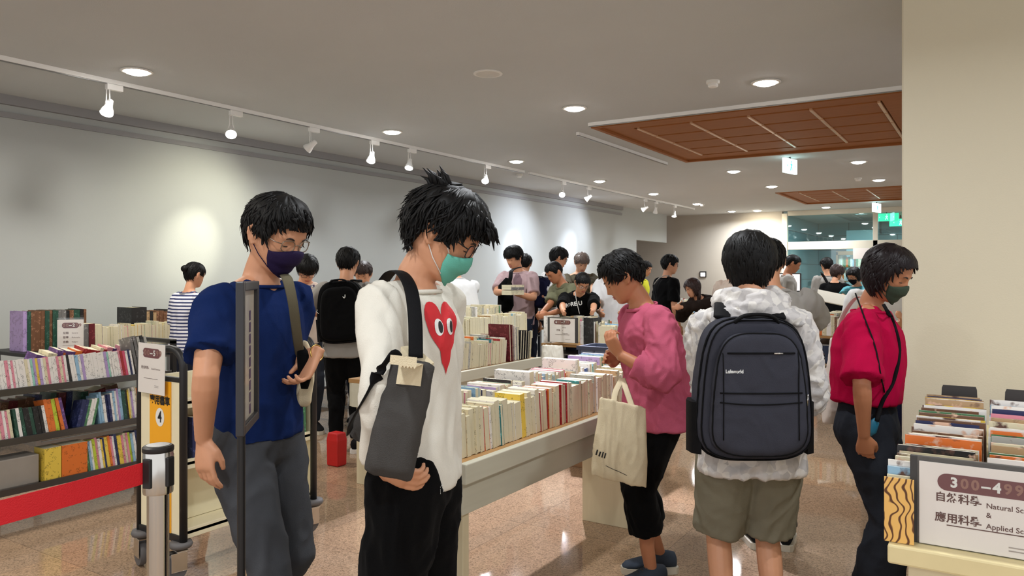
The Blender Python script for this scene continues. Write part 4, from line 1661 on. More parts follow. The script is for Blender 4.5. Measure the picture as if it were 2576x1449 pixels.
# grey tote on the white sleeve
M_totegrey = cloth('charcoal_felt', (72, 70, 68), bump=.4)
eG, bG, nG = tote('tote_bag', 'charcoal tote with a cream flap under the arm of the white top', P(1044, 905, 1.86), CAMR * .96 - UP * .24, -UP * .98 - CAMR * .17, .110, .292, .07, M_totegrey, 6, taper=1.08, lean=(-.02, 0))
tG = bvh_of(bG)
decal('cream_flap', tG, rect(-.030, -.045, .030, .040), P(1012, 940, 1.7), CAMR * .98 - UP * .10, UP, M_canvas, eG, off=.004, split=.012)
mb = MB()
mb.loft([[P(x, y, z) for x, y, z in ((1008, 872, 1.89), (1040, 868, 1.92), (1092, 912, 1.89), (1060, 925, 1.86))], [P(x, y, z) for x, y, z in ((1008, 898, 1.89), (1040, 905, 1.92), (1088, 930, 1.89), (1060, 935, 1.86))]])
mb.build('cream_lining', M_canvas, eG)
q = JB.sh[1]
strap('bag_strap', [P(1046, 900, 1.87), P(1044, 800, 1.91), P(1032, 722, 1.97), P(1005, 684, 2.08), P(975, 694, 2.2), P(945, 760, 2.34), P(940, 900, 2.36)], .018, M_strap, eG, th=.16, side=CAMR + CAMD * .3)
strap('bag_strap', [P(1000, 905, 1.87), P(985, 895, 1.85), P(955, 935, 1.84), P(918, 1000, 1.86), P(885, 1060, 2.0), P(880, 1085, 2.1)], .017, M_strap, eG, th=.2, side=UP + CAMR * .6)
mb = MB().loft([[P(880, 1045, 2.12), P(925, 1010, 2.12), P(925, 1010, 2.2), P(880, 1045, 2.2)], [P(872, 1082, 2.12), P(922, 1100, 2.12), P(922, 1100, 2.2), P(872, 1082, 2.2)], [P(890, 1105, 2.12), P(922, 1122, 2.12), P(922, 1122, 2.2), P(890, 1105, 2.2)]])
mb.build('bag_corner', M_totegrey, eG)

# red heart with two eyes printed on the white top
hv = []
for k in range(48):
    t = 2 * PI * k / 48
    x = 16 * math.sin(t) ** 3
    y = 13 * math.cos(t) - 5 * math.cos(2 * t) - 2 * math.cos(3 * t) - math.cos(4 * t)
    hv.append((x / 16, (y + 2) / 15))
heart = ([(x * .070, y * .098 - (.020 if y < -.6 else 0)) for x, y in hv], [tuple(range(48))])
ho = P(1126, 838, 2.12)
hr = (CAMR * .76 + CAMD * .65).normalized()
tB = bvh_of(JB.top)
M_heart = mat('heart_print', (204, 36, 44), .75)
hd_ = decal('heart_print', tB, heart, ho, hr, UP + CAMR * -.12, M_heart, JB.top, off=.0022)
for sx in (-1, 1):
    ell = lambda a, b, cx, cy: ([(cx + a * math.cos(t), cy + b * math.sin(t)) for t in [k * PI / 10 for k in range(20)]], [tuple(range(20))])
    decal('eye_print', tB, ell(.017, .024, sx * .025 + .002, .018), ho, hr, UP + CAMR * -.12, M_white, JB.top, off=.0034)
    decal('eye_print', tB, ell(.008, .017, sx * .025 + .007, .018), ho, hr, UP + CAMR * -.12, M_ink, JB.top, off=.0046)
vs, fs = [], []
for (x0, y0, x1, y1) in ((0, .010, .024, .0145), (0, .004, .019, .0065), (0, .000, .038, .0025), (0, -.007, .007, -.002)):
    a, b = rect(x0, y0, x1, y1)
    fs += [tuple(i + len(vs) for i in f) for f in b]
    vs += a
decal('label_print', JB.bot, (vs, fs), P(1092, 1285, 1.9), CAMR, UP, M_white, JB.bot, off=.002)

# navy t-shirt: chest mark, strap, canvas shoulder bag, pouch, bracelet
M_olive = cloth('olive_webbing', (104, 98, 80))
tA = bvh_of(JA.top)
ring = []
for k in range(14):
    a = .6 + 4.2 * k / 13
    ring.append((.010 * math.cos(a), .013 * math.sin(a)))
for k in range(14):
    a = .6 + 4.2 * (13 - k) / 13
    ring.append((.006 * math.cos(a) + .001, .008 * math.sin(a)))
decal('chest_mark', tA, (ring, [(i, i + 1, 26 - i, 27 - i) for i in range(13)]), P(726, 742, 2.2), CAMR * .8 + CAMD * .6, UP, M_white, JA.top, off=.002, split=.01)
eS = empty('shoulder_bag', P(760, 1015, 2.74), 'pale canvas shoulder bag with olive strap at the navy t-shirt side', 'shoulder bag')
strap('bag_strap', [P(706, 690, 2.74), P(716, 692, 2.60), P(726, 712, 2.53), P(738, 770, 2.53), P(748, 850, 2.60), P(756, 900, 2.68)], .017, M_olive, eS, th=.2, side=CAMR)
mb = MB()
mb.loft([[P(x0, y, z0), P(x1, y, z0), P(x1, y, z0 + .05), P(x0, y, z0 + .05)] for x0, x1, y, z0 in ((742, 772, 858, 2.72), (736, 788, 900, 2.71), (734, 790, 960, 2.70), (738, 782, 1012, 2.70), (748, 772, 1022, 2.71))])
me = remesh(mb, .006, 4, 'b')
crumple(me, .004, (12, 12, 5), 1)
place(me, 'bag_body', M_canvas, eS)
eP = empty('pouch', P(768, 975, 2.72), 'black pouch held in the hand beside the canvas bag', 'pouch')
mb = MB().tube([P(756, 872, 2.65), P(764, 895, 2.65), P(768, 940, 2.65), P(766, 978, 2.65)], [.012, .024, .026, .012], 14, flat=.6, side=CAMR)
mb.build('pouch_body', M_blackc, eP, smooth=True)
fdl = (JA.wr[0] - JA.el[0]).normalized()
x_ = fdl.orthogonal().normalized()
y_ = fdl.cross(x_)
MB().tube([JA.wr[0] + x_ * .031 * math.cos(a) + y_ * .027 * math.sin(a) for a in [k * PI / 9 for k in range(18)]], .0026, 6, close=True).build('bracelet', M_gold, JA.root, smooth=True, fix=False)

# fuchsia t-shirt: cords, cross strap, belt, pouch, tote
tE = bvh_of(JE.top)


def on_cloth(pts, tree, off):
    out = []
    for p in smooth_path(pts, 5):
        d = (V((0, 0, EYE)) - p).normalized()
        d.z = 0
        h = tree.ray_cast(p + d * .5, -d)
        out.append((h[0] + d * off) if h[0] is not None and (h[0] - p).length < .25 else p)
    return out


c1 = on_cloth([P(2152, 738, 3.16), P(2175, 800, 3.08), P(2205, 880, 3.06), P(2225, 990, 3.06)], tE, .004)
MB().tube(c1, .0032, 6).build('neck_cord', M_strap, JE.root, smooth=True, fix=False)
c2 = on_cloth([P(2222, 765, 3.12), P(2245, 810, 3.10), P(2262, 880, 3.10), P(2248, 960, 3.06), P(2222, 1010, 3.04), P(2205, 1060, 3.02)], tE, .004)
eB = empty('pouch', P(2195, 1090, 3.02), 'small blue pouch on a dark cross strap at the fuchsia waist', 'pouch')
MB().tube(c2, .0085, 8, flat=.3).build('pouch_strap', M_strap, eB, smooth=True, fix=False)
MB().tube([P(2203, 1052, 3.03), P(2200, 1062, 3.03), P(2192, 1085, 3.04), P(2188, 1096, 3.04)], [.006, .02, .022, .008], 12, flat=.5, side=CAMR).build('pouch_body', mat('cyan_nylon', (30, 110, 140), .5), eB, smooth=True)
blt = torso_ring(JE, .86, .030, 36)
M_belt = cloth('striped_belt', (150, 96, 52))
o = MB().tube(blt, .019, 8, flat=.22, side=UP, close=True).build('belt', M_belt, JE.root, smooth=True, fix=False)
MB().tube([p + UP * .008 for p in torso_ring(JE, .86, .0335, 36)], .005, 6, flat=.4, side=UP, close=True).build('belt_stripe', M_greyt, o, smooth=True, fix=False)
eW, bW, nW = tote('tote_bag', 'white tote bag hanging behind the fuchsia t-shirt, toward the grey t-shirt', P(2106, 850, 3.52), CAMR, -UP - CAMR * .06, .06, .40, .07, cloth('white_canvas', (226, 218, 208)), 8, taper=1.5, lean=(-.0, 0))
strap('bag_strap', [P(2106, 862, 3.52), P(2118, 800, 3.50), P(2150, 752, 3.42), P(2178, 748, 3.30), P(2186, 775, 3.2)], .012, MATS['white_canvas'], eW, th=.25, side=CAMR)
# ------------------------------------------------------------------ tables, carts, barrier
R = random.Random(42)


def bench(x0, x1, y0, y1, top, legs, label, apron=.2):
    """whitewashed display bench: board with a worn lip, stepped apron, slab legs"""
    e = empty('display_bench', ((x0 + x1) / 2, (y0 + y1) / 2, 0), label, 'table', 'whitewashed display benches')
    MB().box((x0, y0, top - .03), (x1 - .012, y1, top)).build('bench_top', M_oak, e, bevel=.003)
    MB().box((x1 - .012, y0, top - .075), (x1 + .022, y1, top + .006)).build('lip', M_bench, e, bevel=.004)
    MB().box((x1 - .03, y0 + .01, top - apron), (x1 - .002, y1 - .01, top - .03)).build('apron', M_bench, e, bevel=.003)
    MB().box((x0, y0 + .01, top - apron), (x0 + .028, y1 - .01, top - .03)).build('apron', M_bench, e, bevel=.003)
    MB().box((x0 + .028, y0, top - apron), (x1 - .03, y0 + .028, top - .03)).build('end_apron', M_bench, e, bevel=.003)
    for lx0, lx1, ly in legs:
        MB().box((lx0, ly, 0), (lx1, ly + .042, top - .06)).build('leg', M_benchx, e, bevel=.003)
    return e


bench(-2.22, -1.75, 2.39, 5.0, .755, [(-2.2, -1.765, 2.42), (-2.12, -1.64, 4.14)], 'low white painted bench of books in the foreground, between white and pink shirts')
bench(-3.90, -3.43, 3.96, 5.86, .755, [(-3.86, -3.445, 4.0), (-3.86, -3.45, 5.7)], 'second white painted bench of books, behind the foreground one')
bench(-4.85, -4.2, 5.5, 7.0, .89, [(-4.7, -4.22, 5.6), (-4.7, -4.22, 6.86)], 'taller white painted bench of books beyond the second bench, left of the sign table')
# right-hand bench end with the sign on it
e = empty('display_bench', (.15, 3.0, 0), 'cream painted bench of magazines at the lower right corner, against the pillar', 'table', 'whitewashed display benches')
MB().box((-.235, 2.2, .745), (.62, 4.2, .795)).build('bench_top', mat('cream_chipped_paint', (226, 210, 160), .5, var=.10, scale=9), e, bevel=.006)
MB().box((-.19, 2.24, 0), (.58, 2.28, .745)).build('front_panel', M_cream, e, bevel=.003)
MB().box((-.19, 2.28, 0), (-.16, 4.15, .745)).build('side_panel', M_cream, e, bevel=.003)


def steel_table(x0, x1, y0, y1, top, label, topm=None, shelf=True):
    e = empty('steel_leg_table', ((x0 + x1) / 2, (y0 + y1) / 2, 0), label, 'table', 'steel-legged tables further back')
    MB().box((x0, y0, top - .03), (x1, y1, top)).build('table_top', topm or M_oak, e, bevel=.004)
    for x in (x0 + .05, x1 - .05):
        for y in (y0 + .05, y1 - .05):
            MB().box((x - .022, y - .022, .05), (x + .022, y + .022, top - .03)).build('leg', M_steel, e, bevel=.004)
            c = MB().lathe([(.004, -.014), (.032, -.014), (.034, 0), (.032, .014), (.004, .014)], (x, y, .034), 14, 0, Matrix.Rotation(PI / 2, 4, 'X'))
            c.build('caster', M_grey, e, smooth=True, sharp=.6)
    f = MB()
    f.box((x0 + .03, y0 + .035, .12), (x1 - .03, y0 + .065, .15)).box((x0 + .03, y1 - .065, .12), (x1 - .03, y1 - .035, .15))
    f.box((x0 + .035, y0 + .03, .12), (x0 + .065, y1 - .03, .15)).box((x1 - .065, y0 + .03, .12), (x1 - .035, y1 - .03, .15))
    f.build('lower_rail', M_steel, e)
    if shelf:
        MB().box((x0 + .03, y0 + .03, top - .12), (x1 - .03, y1 - .03, top - .105)).build('under_shelf', M_steel, e)
    return e


steel_table(-4.12, -3.25, 7.08, 7.56, .76, 'oak topped steel table carrying the grey framed sign, behind the benches')
steel_table(-3.42, -2.45, 9.65, 11.3, .76, 'oak topped steel table of books right of the pink shirt, mid hall')
steel_table(-1.95, -.9, 9.7, 11.4, .76, 'oak topped steel table of books left of the fuchsia t-shirt')
steel_table(-5.2, -2.9, 13.2, 14.1, .80, 'long steel table of books in front of the back wall')
steel_table(-7.2, -6.42, 3.05, 4.75, .86, 'black edged table of books along the left wall', M_black)
steel_table(-6.85, -5.55, 5.45, 6.9, .76, 'black edged table between the phone reader and black backpack', M_black)
steel_table(-6.1, -5.3, 6.95, 9.2, .76, 'oak topped steel table of books near the long wall, behind the second bench')


def caster(e, x, y, s=1.0, ang=0.0, plate=.168):
    """bumper ring, swivel plate, fork and wheel"""
    Mz = Matrix.Translation((x, y, 0)) @ Matrix.Rotation(ang, 4, 'Z')
    MB().lathe([(.020, -.014), (.050, -.014), (.056, 0), (.050, .014), (.020, .014)], (x, y, plate + .012), 20).build('bumper', M_grey, e, smooth=True)
    f = MB()
    f.box((-.028, -.028, plate - .022), (.028, .028, plate - .014), 0, Mz)
    f.box((-.028, -.022, .055), (-.023, .055, plate - .02), 0, Mz).box((.023, -.022, .055), (.028, .055, plate - .02), 0, Mz)
    k = f.build('caster_fork', M_chrome, e, bevel=.002)
    Rw = Matrix.Rotation(PI / 2, 4, 'Y')
    c = Mz @ V((0, .036, .068))
    Rz = Matrix.Rotation(ang, 4, 'Z')
    MB().lathe([(.012, -.016), (.048, -.016), (.055, -.010)], c, 24, 0, Rz @ Rw).lathe([(.055, .010), (.048, .016), (.012, .016)], c, 24, 0, Rz @ Rw).build('hub', mat('hub_grey', (150, 148, 146), .5), k, smooth=True, sharp=.6)
    MB().lathe([(.049, -.0185), (.063, -.016), (.068, 0), (.063, .016), (.049, .0185)], c, 28, 0, Rz @ Rw).build('wheel', M_grey, k, smooth=True, sharp=.8)


# --- the yellow book cart
e = empty('book_cart', (-3.53, 2.68, 0), 'cream book cart with black frames and yellow end panel numbered 4', 'book cart')
M_yel = mat('yellow_laminate', (244, 172, 32), .45, var=.02)


def end_frame(y, name='end_frame'):
    x0, x1, z0, z1, rc = -3.70, -3.34, .19, 1.13, .09
    pts = [V((x0, y, z0)), V((x0, y, z1 - rc))]
    pts += [V((x0 + rc - rc * math.cos(a), y, z1 - rc + rc * math.sin(a))) for a in np.linspace(.2, PI / 2, 6)]
    pts += [V((x1 - rc + rc * math.sin(a), y, z1 - rc + rc * math.cos(a))) for a in np.linspace(0, PI / 2 - .2, 6)]
    pts += [V((x1, y, z1 - rc)), V((x1, y, z0))]
    o = MB().tube(pts, .019, 12, flat=1.0).build(name, M_black, e, smooth=True, fix=False)
    b = MB().box((x0, y - .016, z0 - .002), (x1, y + .016, z0 + .034)).build('bottom_bar', M_black, o, bevel=.005)
    MB().box((x0, y - .012, z1 - .16), (x1, y + .012, z1 - .136)).build('cross_bar', M_black, o, bevel=.004)
    return o


for y in (2.27, 3.11):
    end_frame(y)
MB().box((-3.683, 2.262, .222), (-3.357, 2.282, .97)).build('end_panel', M_cream, e, bevel=.002)
MB().box((-3.683, 3.10, .222), (-3.357, 3.12, .97)).build('end_panel', M_cream, e, bevel=.002)
yp = MB().box((-3.60, 2.2575, .224), (-3.425, 2.2618, .968)).build('yellow_panel', M_yel, e)
o = V((-3.5125, 2.2565, .787))
mb = MB()
flat_on(mb, ([(0.036 * math.cos(a), .046 * math.sin(a)) for a in [k * PI / 14 for k in range(28)]], [tuple(range(28))]), o, (1, 0, 0), (0, 0, 1))
mb.build('number_disc', M_white, yp, fix=False)
mb = MB()
flat_on(mb, text_mesh('4', .078, bold=.002, squash=.8), o - V((0, .001, 0)), (1, 0, 0), (0, 0, 1))
flat_on(mb, text_mesh('專用書車', .047, bold=.0016, squash=.88), V((-3.5125, 2.2560, .868)), (1, 0, 0), (0, 0, 1))
mb.build('lettering', M_ink, yp, fix=False)
for zc, dep in ((.22, .30), (.56, .2), (.86, .2)):
    MB().box((-3.695, 2.29, zc), (-3.345, 3.09, zc + .018)).build('shelf', M_cream, e, bevel=.002)
    MB().box((-3.695, 2.29, zc + .018), (-3.68, 3.09, zc + .05)).build('shelf_lip', M_cream, e, bevel=.002)
    MB().box((-3.36, 2.29, zc - .02), (-3.345, 3.09, zc + .03)).build('shelf_lip', M_cream, e, bevel=.002)
MB().box((-3.527, 2.285, .24), (-3.513, 3.095, 1.0)).build('divider', M_cream, e, bevel=.002)
for x, y, a in ((-3.68, 2.27, 1.3), (-3.36, 2.27, 2.9), (-3.68, 3.11, 1.2), (-3.34, 3.11, 2.9)):
    caster(e, x, y, 1, a)

M_acr = bpy.data.materials.new('clear_acrylic')
M_acr.use_nodes = True
nt = M_acr.node_tree
nt.nodes.clear()
o_ = nd(M_acr, 'ShaderNodeOutputMaterial')
t_ = nd(M_acr, 'ShaderNodeBsdfTransparent')
t_.inputs[0].default_value = (.985, .99, .988, 1)
g_ = nd(M_acr, 'ShaderNodeBsdfGlossy')
g_.inputs['Roughness'].default_value = .04
x_ = nd(M_acr, 'ShaderNodeMixShader')
x_.inputs[0].default_value = .035
lk(M_acr, t_.outputs[0], x_.inputs[1])
lk(M_acr, g_.outputs[0], x_.inputs[2])
lk(M_acr, x_.outputs[0], o_.inputs[0])
M_paper = mat('sign_paper', (238, 230, 224), .6, var=.015)
M_plum = mat('plum_ink', (112, 62, 66), .6, var=.02)
M_plumd = mat('plum_light_ink', (150, 108, 96), .6, var=.02)
M_brown = mat('brown_ink', (92, 58, 54), .6)
M_fineprint = mat('fine_print', (168, 158, 152), .6)


def sign(c, right, up, wd, ht, code, lines, label, mount='sleeve', frame=None, margin=.0, name='category_sign'):
    """a paper notice in a clear holder: pill with shelf code, Chinese and English lines, a rule and fine print"""
    c, right, up = V(c), V(right).normalized(), V(up).normalized()
    n = right.cross(up)
    M = Matrix((right, up, n)).transposed().to_4x4()
    M.translation = c
    e = empty(name, c - up * (ht / 2), label, 'sign', 'shelf category signs')
    MB().box((-wd / 2, -ht / 2, -.0015), (wd / 2, ht / 2, 0), 0, M).build('paper', M_paper, e)
    hm = MB()
    hm.box((-wd / 2 - .004, -ht / 2 - .002, .0026), (wd / 2 + .004, ht / 2 + .016, .0042), 0, M)
    hm.box((-wd / 2 - .004, -ht / 2 - .002, -.0045), (wd / 2 + .004, ht / 2 + .016, -.003), 0, M)
    hm.box((-wd / 2 - .004, -ht / 2 - .0035, -.0045), (wd / 2 + .004, -ht / 2 - .002, .0042), 0, M)
    hm.build('clear_holder', M_acr, e)
    if frame:
        MB().box((-wd / 2 - frame, -ht / 2 - .003, -.016), (wd / 2 + frame, ht / 2 + .012, -.0055), 0, M).build('backboard', M_dark, e, bevel=.002)
    f = n * .0006
    k = MB()
    pw, ph = wd * code[2], ht * code[3]
    pc = c + up * (ht * .5 - ht * code[4]) + f
    flat_on(k, pill(pw, ph), pc, right, up)
    k.build('code_pill', M_plum, e, fix=False)
    a, b = MB(), MB()
    w_ = ph * .80
    # first digit of each half printed white, the rest muted
    chars = code[0]
    pos = [(-3.0 + i) * w_ * .66 for i in range(len(chars))]
    for ch, px in zip(chars, pos):
        tgt = b if ch[1] else a
        flat_on(tgt, text_mesh(ch[0], w_, bold=w_ * .035), pc + f + right * px, right, up)
    a.build('digits', M_plumd, e, fix=False)
    b.build('leading_digits', M_white, e, fix=False)
    t, s = MB(), MB()
    for x, y, size, al, txt, bold in lines:
        p = c + right * (-wd / 2 + x * wd) + up * (ht / 2 - y * ht) + f
        if txt == '_':
            flat_on(t, rect(0, -size / 2, bold, size / 2), p, right, up)
        elif txt == '~':
            flat_on(s, rect(0, -size / 2, bold, size / 2), p, right, up)
        else:
            flat_on(t, text_mesh(txt, size, al, bold), p, right, up)
    t.build('lettering', M_brown, e, fix=False)
    if s.v:
        s.build('fine_print', M_fineprint, e, fix=False)
    return e


def code(a, b):
    return [(a[0], 1), (a[1], 0), (a[2], 0), ('–', 1), (b[0], 1), (b[1], 0), (b[2], 0)]


sign((-.0165, 2.25, .905), (1, 0, 0), (0, 0, 1), .297, .214, (code('300', '499'), 0, .72, .205, .22),
     [(.12, .41, .026, 'LEFT', '自然科學', .0006), (.12, .655, .026, 'LEFT', '應用科學', .0006), (.50, .44, .0185, 'LEFT', 'Natural Science', .0002), (.50, .55, .0185, 'LEFT', '&', .0002),
      (.50, .68, .0185, 'LEFT', 'Applied Science', .0002), (.21, .735, .0026, 'LEFT', '_', .19), (.66, .885, .003, 'LEFT', '~', .06), (.66, .925, .003, 'LEFT', '~', .06)],
     'large sign 300-499 natural and applied science at lower right', frame=.022)
sign((-3.555, 2.238, 1.028), (1, 0, -.02), (.02, 0, 1), .225, .25, (code('500', '599'), 0, .66, .19, .19),
     [(.12, .49, .0165, 'LEFT', '社會科學', .0004), (.50, .50, .0125, 'LEFT', 'Social Sciences', 0), (.22, .70, .0020, 'LEFT', '_', .118), (.62, .83, .002, 'LEFT', '~', .035), (.62, .86, .002, 'LEFT', '~', .035)],
     'sign 500-599 social sciences hung on top of the yellow book cart')
sign((-3.83, 7.02, .775 + .135), (1, 0, 0), (0, 0, 1), .30, .25, (code('600', '799'), 0, .66, .18, .16),
     [(.27, .50, .022, 'LEFT', '史地', .0004), (.50, .38, .015, 'LEFT', 'History', 0), (.50, .50, .015, 'LEFT', '&', 0), (.50, .62, .015, 'LEFT', 'Geography', 0), (.22, .68, .0030, 'LEFT', '_', .17), (.62, .86, .003, 'LEFT', '~', .06)],
     'sign 600-799 with grey backing on the oak table in mid hall', frame=.03)
sign((-6.36, 3.30, 1.0), (.62, .78, 0), (0, 0, 1), .19, .26, (code('000', '299'), 0, .66, .17, .18),
     [(.22, .42, .020, 'LEFT', '總類', .0003), (.55, .42, .014, 'LEFT', 'General', 0), (.22, .56, .020, 'LEFT', '哲學', .0003), (.55, .56, .014, 'LEFT', 'Philosophy', 0), (.22, .70, .020, 'LEFT', '宗教', .0003), (.55, .70, .014, 'LEFT', 'Religion', 0), (.2, .80, .002, 'LEFT', '_', .10)],
     'small sign standing on the black edged table by the left wall')

# --- steel book cart with comics on the far left
e = empty('steel_book_cart', (-5.2, 2.4, 0), 'three tier steel book cart of comics at the left edge', 'book cart')
M_shelf = mat('polished_shelf_steel', (96, 96, 98), .25, metal=.85, var=.06)
CT = math.radians(9)  # shelves lean back a little


def cart_pt(x, y, z):
    return V((x, y, z))


for zc in (.20, .50, .80):
    f = MB()
    for sx in (1, -1):  # the two halves slope down to the middle
        xa, xb = -5.21 + sx * .21, -5.21
        zb = zc - .21 * math.tan(.16)
        f.loft([[V((xa, y, zc)), V((xb, y, zb)), V((xb, y, zb - .012)), V((xa, y, zc - .012))] for y in (1.5, 3.30)])
    f.box((-5.004, 1.5, zc - .030), (-4.99, 3.30, zc + .012))
    f.build('shelf', M_shelf, e, bevel=.002)
    MB().box((-5.215, 1.5, zc - .04), (-5.205, 3.3, zc + .06)).build('divider', M_shelf, e)
for y in (1.5, 3.31):
    f = MB()
    f.box((-5.43, y, .14), (-5.395, y + .03, 1.02)).box((-5.03, y, .14), (-4.995, y + .03, 1.02)).box((-5.43, y, 1.0), (-4.995, y + .03, 1.03)).box((-5.43, y, .14), (-4.995, y + .03, .17))
    f.build('end_frame', M_black, e)
for x, y in ((-5.4, 1.52), (-5.02, 1.52), (-5.4, 3.30), (-5.02, 3.22)):
    caster(e, x, y, 1, .6, .155)

# --- retractable barrier
e = empty('barrier_post', (-1.86, 1.19, 0), 'polished steel barrier post with a red belt', 'barrier')
bx, by = -1.86, 1.19
MB().lathe([(.0275, .02), (.0275, .935)], (bx, by, 0), 28).build('pole', M_chrome, e, smooth=True, sharp=.5)
MB().lathe([(.0365, .925), (.0372, .93), (.0372, 1.035), (.0365, 1.037)], (bx, by, 0), 32).build('belt_housing', M_chrome, e, smooth=True, sharp=.5)
MB().lathe([(.038, 1.034), (.039, 1.036), (.039, 1.046), (.034, 1.050), (.004, 1.051)], (bx, by, 0), 32).build('top_cap', M_black, e, smooth=True, sharp=.6)
MB().lathe([(.029, 1.0512), (.004, 1.0516)], (bx, by, 0), 24).build('cap_label', M_steel, e)
MB().lathe([(.12, 0), (.12, .012), (.10, .03), (.03, .04)], (bx, by, 0), 32).build('foot', M_chrome, e, smooth=True, sharp=.5)
f = MB()
for a in (0.25, 1.75, 3.35, 5.0):
    Mz = Matrix.Translation((bx, by, 0)) @ Matrix.Rotation(a, 4, 'Z')
    f2 = MB().box((.030, -.012, .945), (.0435, .012, 1.022), 0, Mz)
    f2.build('belt_slot', M_black, e, bevel=.003)
mb = MB()
ya = by - .036
N = 12
top, bot = [], []
for k in range(N + 1):
    t = k / N
    y = ya - t * 1.25
    sag = -.018 * math.sin(PI * t)
    zc = .985 + sag
    x = bx + .003 * math.sin(t * 9)
    top.append([V((x - .001, y, zc - .028)), V((x + .001, y, zc - .028)), V((x + .001, y, zc + .028)), V((x - .001, y, zc + .028))])
mb.loft(top)
mb.build('belt', mat('red_webbing', (196, 12, 26), .6, var=.04, bump=.2, bscale=300), e, smooth=False)

# --- sign stand seen almost edge on
pl, pr = P(604, 690, 2.05), P(644, 690, 2.32)
pl.z = pr.z = 1.27
c = (pl + pr) / 2
rt = (pr - pl).normalized()
nn = V((rt.y, -rt.x, 0))
if nn.dot(V((0, 0, 0)) - V((c.x, c.y, 0))) < 0:
    nn = -nn
e = empty('sign_stand', (c.x, c.y, 0), 'black framed notice stand seen almost edge on, before the navy t-shirt', 'sign stand')
Ms = Matrix((rt, UP, nn)).transposed().to_4x4()
Ms.translation = c
wd, ht = (pr - pl).length, .42
f = MB()
for a, b in (((-wd / 2, -ht / 2), (-wd / 2 + .024, ht / 2)), ((wd / 2 - .024, -ht / 2), (wd / 2, ht / 2)), ((-wd / 2 + .024, ht / 2 - .026), (wd / 2 - .024, ht / 2)), ((-wd / 2 + .024, -ht / 2), (wd / 2 - .024, -ht / 2 + .026))):
    f.box((a[0], a[1], -.012), (b[0], b[1], .010), 0, Ms)
f.build('frame', mat('satin_black_metal', (44, 43, 45), .35, var=.04), e, bevel=.003)
MB().box((-wd / 2 + .02, -ht / 2 + .02, -.010), (wd / 2 - .02, ht / 2 - .02, -.002), 0, Ms).build('notice', mat('notice_paper', (206, 196, 178), .12, var=.05), e)
f = MB()
txt = text_mesh('請勿觸摸展品', .042, bold=.001)
for k in range(9):
    flat_on(f, rect(-.014, -.014, .014, .014), c + nn * -.0012 + rt * (.035) + UP * (.11 - k * .034), rt, UP)
f.build('notice_print', mat('violet_print', (74, 52, 92), .4), e, fix=False)
q = c + rt * .0
MB().lathe([(.0115, .01), (.0115, 1.09)], (q.x - nn.x * .02, q.y - nn.y * .02, 0), 18).build('pole', M_black, e, smooth=True, sharp=.5)
MB().lathe([(.10, 0), (.10, .008), (.02, .016)], (q.x - nn.x * .02, q.y - nn.y * .02, 0), 28).build('foot', M_black, e, smooth=True, sharp=.5)

# ------------------------------------------------------------------ books
M_pages = mat('page_edges', (214, 206, 176), .8, var=.06, scale=40)
M_pagesw = mat('white_page_edges', (232, 226, 210), .8, var=.05, scale=40)
PAL = {'white': (236, 232, 226), 'cream': (222, 212, 180), 'ivory': (206, 200, 170), 'pale grey': (178, 176, 168), 'grey': (110, 108, 106), 'black': (28, 27, 28), 'red': (160, 36, 40), 'maroon': (98, 24, 32), 'pink': (222, 142, 158),
       'rose': (206, 80, 110), 'orange': (226, 118, 48), 'yellow': (232, 200, 80), 'green': (74, 122, 84), 'dark green': (36, 74, 60), 'teal': (44, 120, 124), 'pale blue': (150, 188, 214), 'blue': (58, 88, 158), 'navy': (34, 42, 84),
       'lilac': (176, 152, 200), 'purple': (96, 64, 118), 'brown': (112, 76, 52), 'tan': (184, 152, 112), 'lime': (190, 204, 60), 'magenta': (178, 28, 108), 'mint': (150, 206, 186)}


def cover_mat(cn, printed=True):
    name = 'cover_' + cn.replace(' ', '_')
    if name in MATS:
        return MATS[name]
    m = mat(name, PAL[cn], .4, var=.04)
    b = m.node_tree.nodes['Principled BSDF']
    # title blocks and small glyph-like marks, different on every book
    tc = nd(m, 'ShaderNodeTexCoord')
    oi = nd(m, 'ShaderNodeObjectInfo')
    add = nd(m, 'ShaderNodeVectorMath', operation='ADD')
    mu = nd(m, 'ShaderNodeVectorMath', operation='SCALE')
    cb_ = nd(m, 'ShaderNodeCombineXYZ')
    for k in range(3):
        lk(m, oi.outputs['Random'], cb_.inputs[k])
    lk(m, cb_.outputs[0], mu.inputs[0])
    mu.inputs['Scale'].default_value = 53.0
    lk(m, tc.outputs['Object'], add.inputs[0])
    lk(m, mu.outputs[0], add.inputs[1])
    n1 = nd(m, 'ShaderNodeTexNoise', Scale=34.0, Detail=1.0)
    n2 = nd(m, 'ShaderNodeTexNoise', Scale=230.0, Detail=2.0)
    lk(m, add.outputs[0], n1.inputs['Vector'])
    lk(m, add.outputs[0], n2.inputs['Vector'])
    g1 = nd(m, 'ShaderNodeMath', operation='GREATER_THAN')
    g1.inputs[1].default_value = .57
    g2 = nd(m, 'ShaderNodeMath', operation='GREATER_THAN')
    g2.inputs[1].default_value = .54
    lk(m, n1.outputs['Fac'], g1.inputs[0])
    lk(m, n2.outputs['Fac'], g2.inputs[0])
    mm = nd(m, 'ShaderNodeMath', operation='MULTIPLY')
    lk(m, g1.outputs[0], mm.inputs[0])
    lk(m, g2.outputs[0], mm.inputs[1])
    mx = nd(m, 'ShaderNodeMix', data_type='RGBA')
    lk(m, mm.outputs[0], mx.inputs[0])
    src = b.inputs['Base Color'].links[0].from_socket
    lk(m, src, mx.inputs[6])
    lum = sum(PAL[cn]) / 3
    mx.inputs[7].default_value = tuple(v * .38 for v in rgb(PAL[cn])[:3]) + (1,) if lum > 110 else tuple(min(.6, v * 2.6 + .05) for v in rgb(PAL[cn])[:3]) + (1,)
    lk(m, mx.outputs[2], b.inputs['Base Color'])
    return m


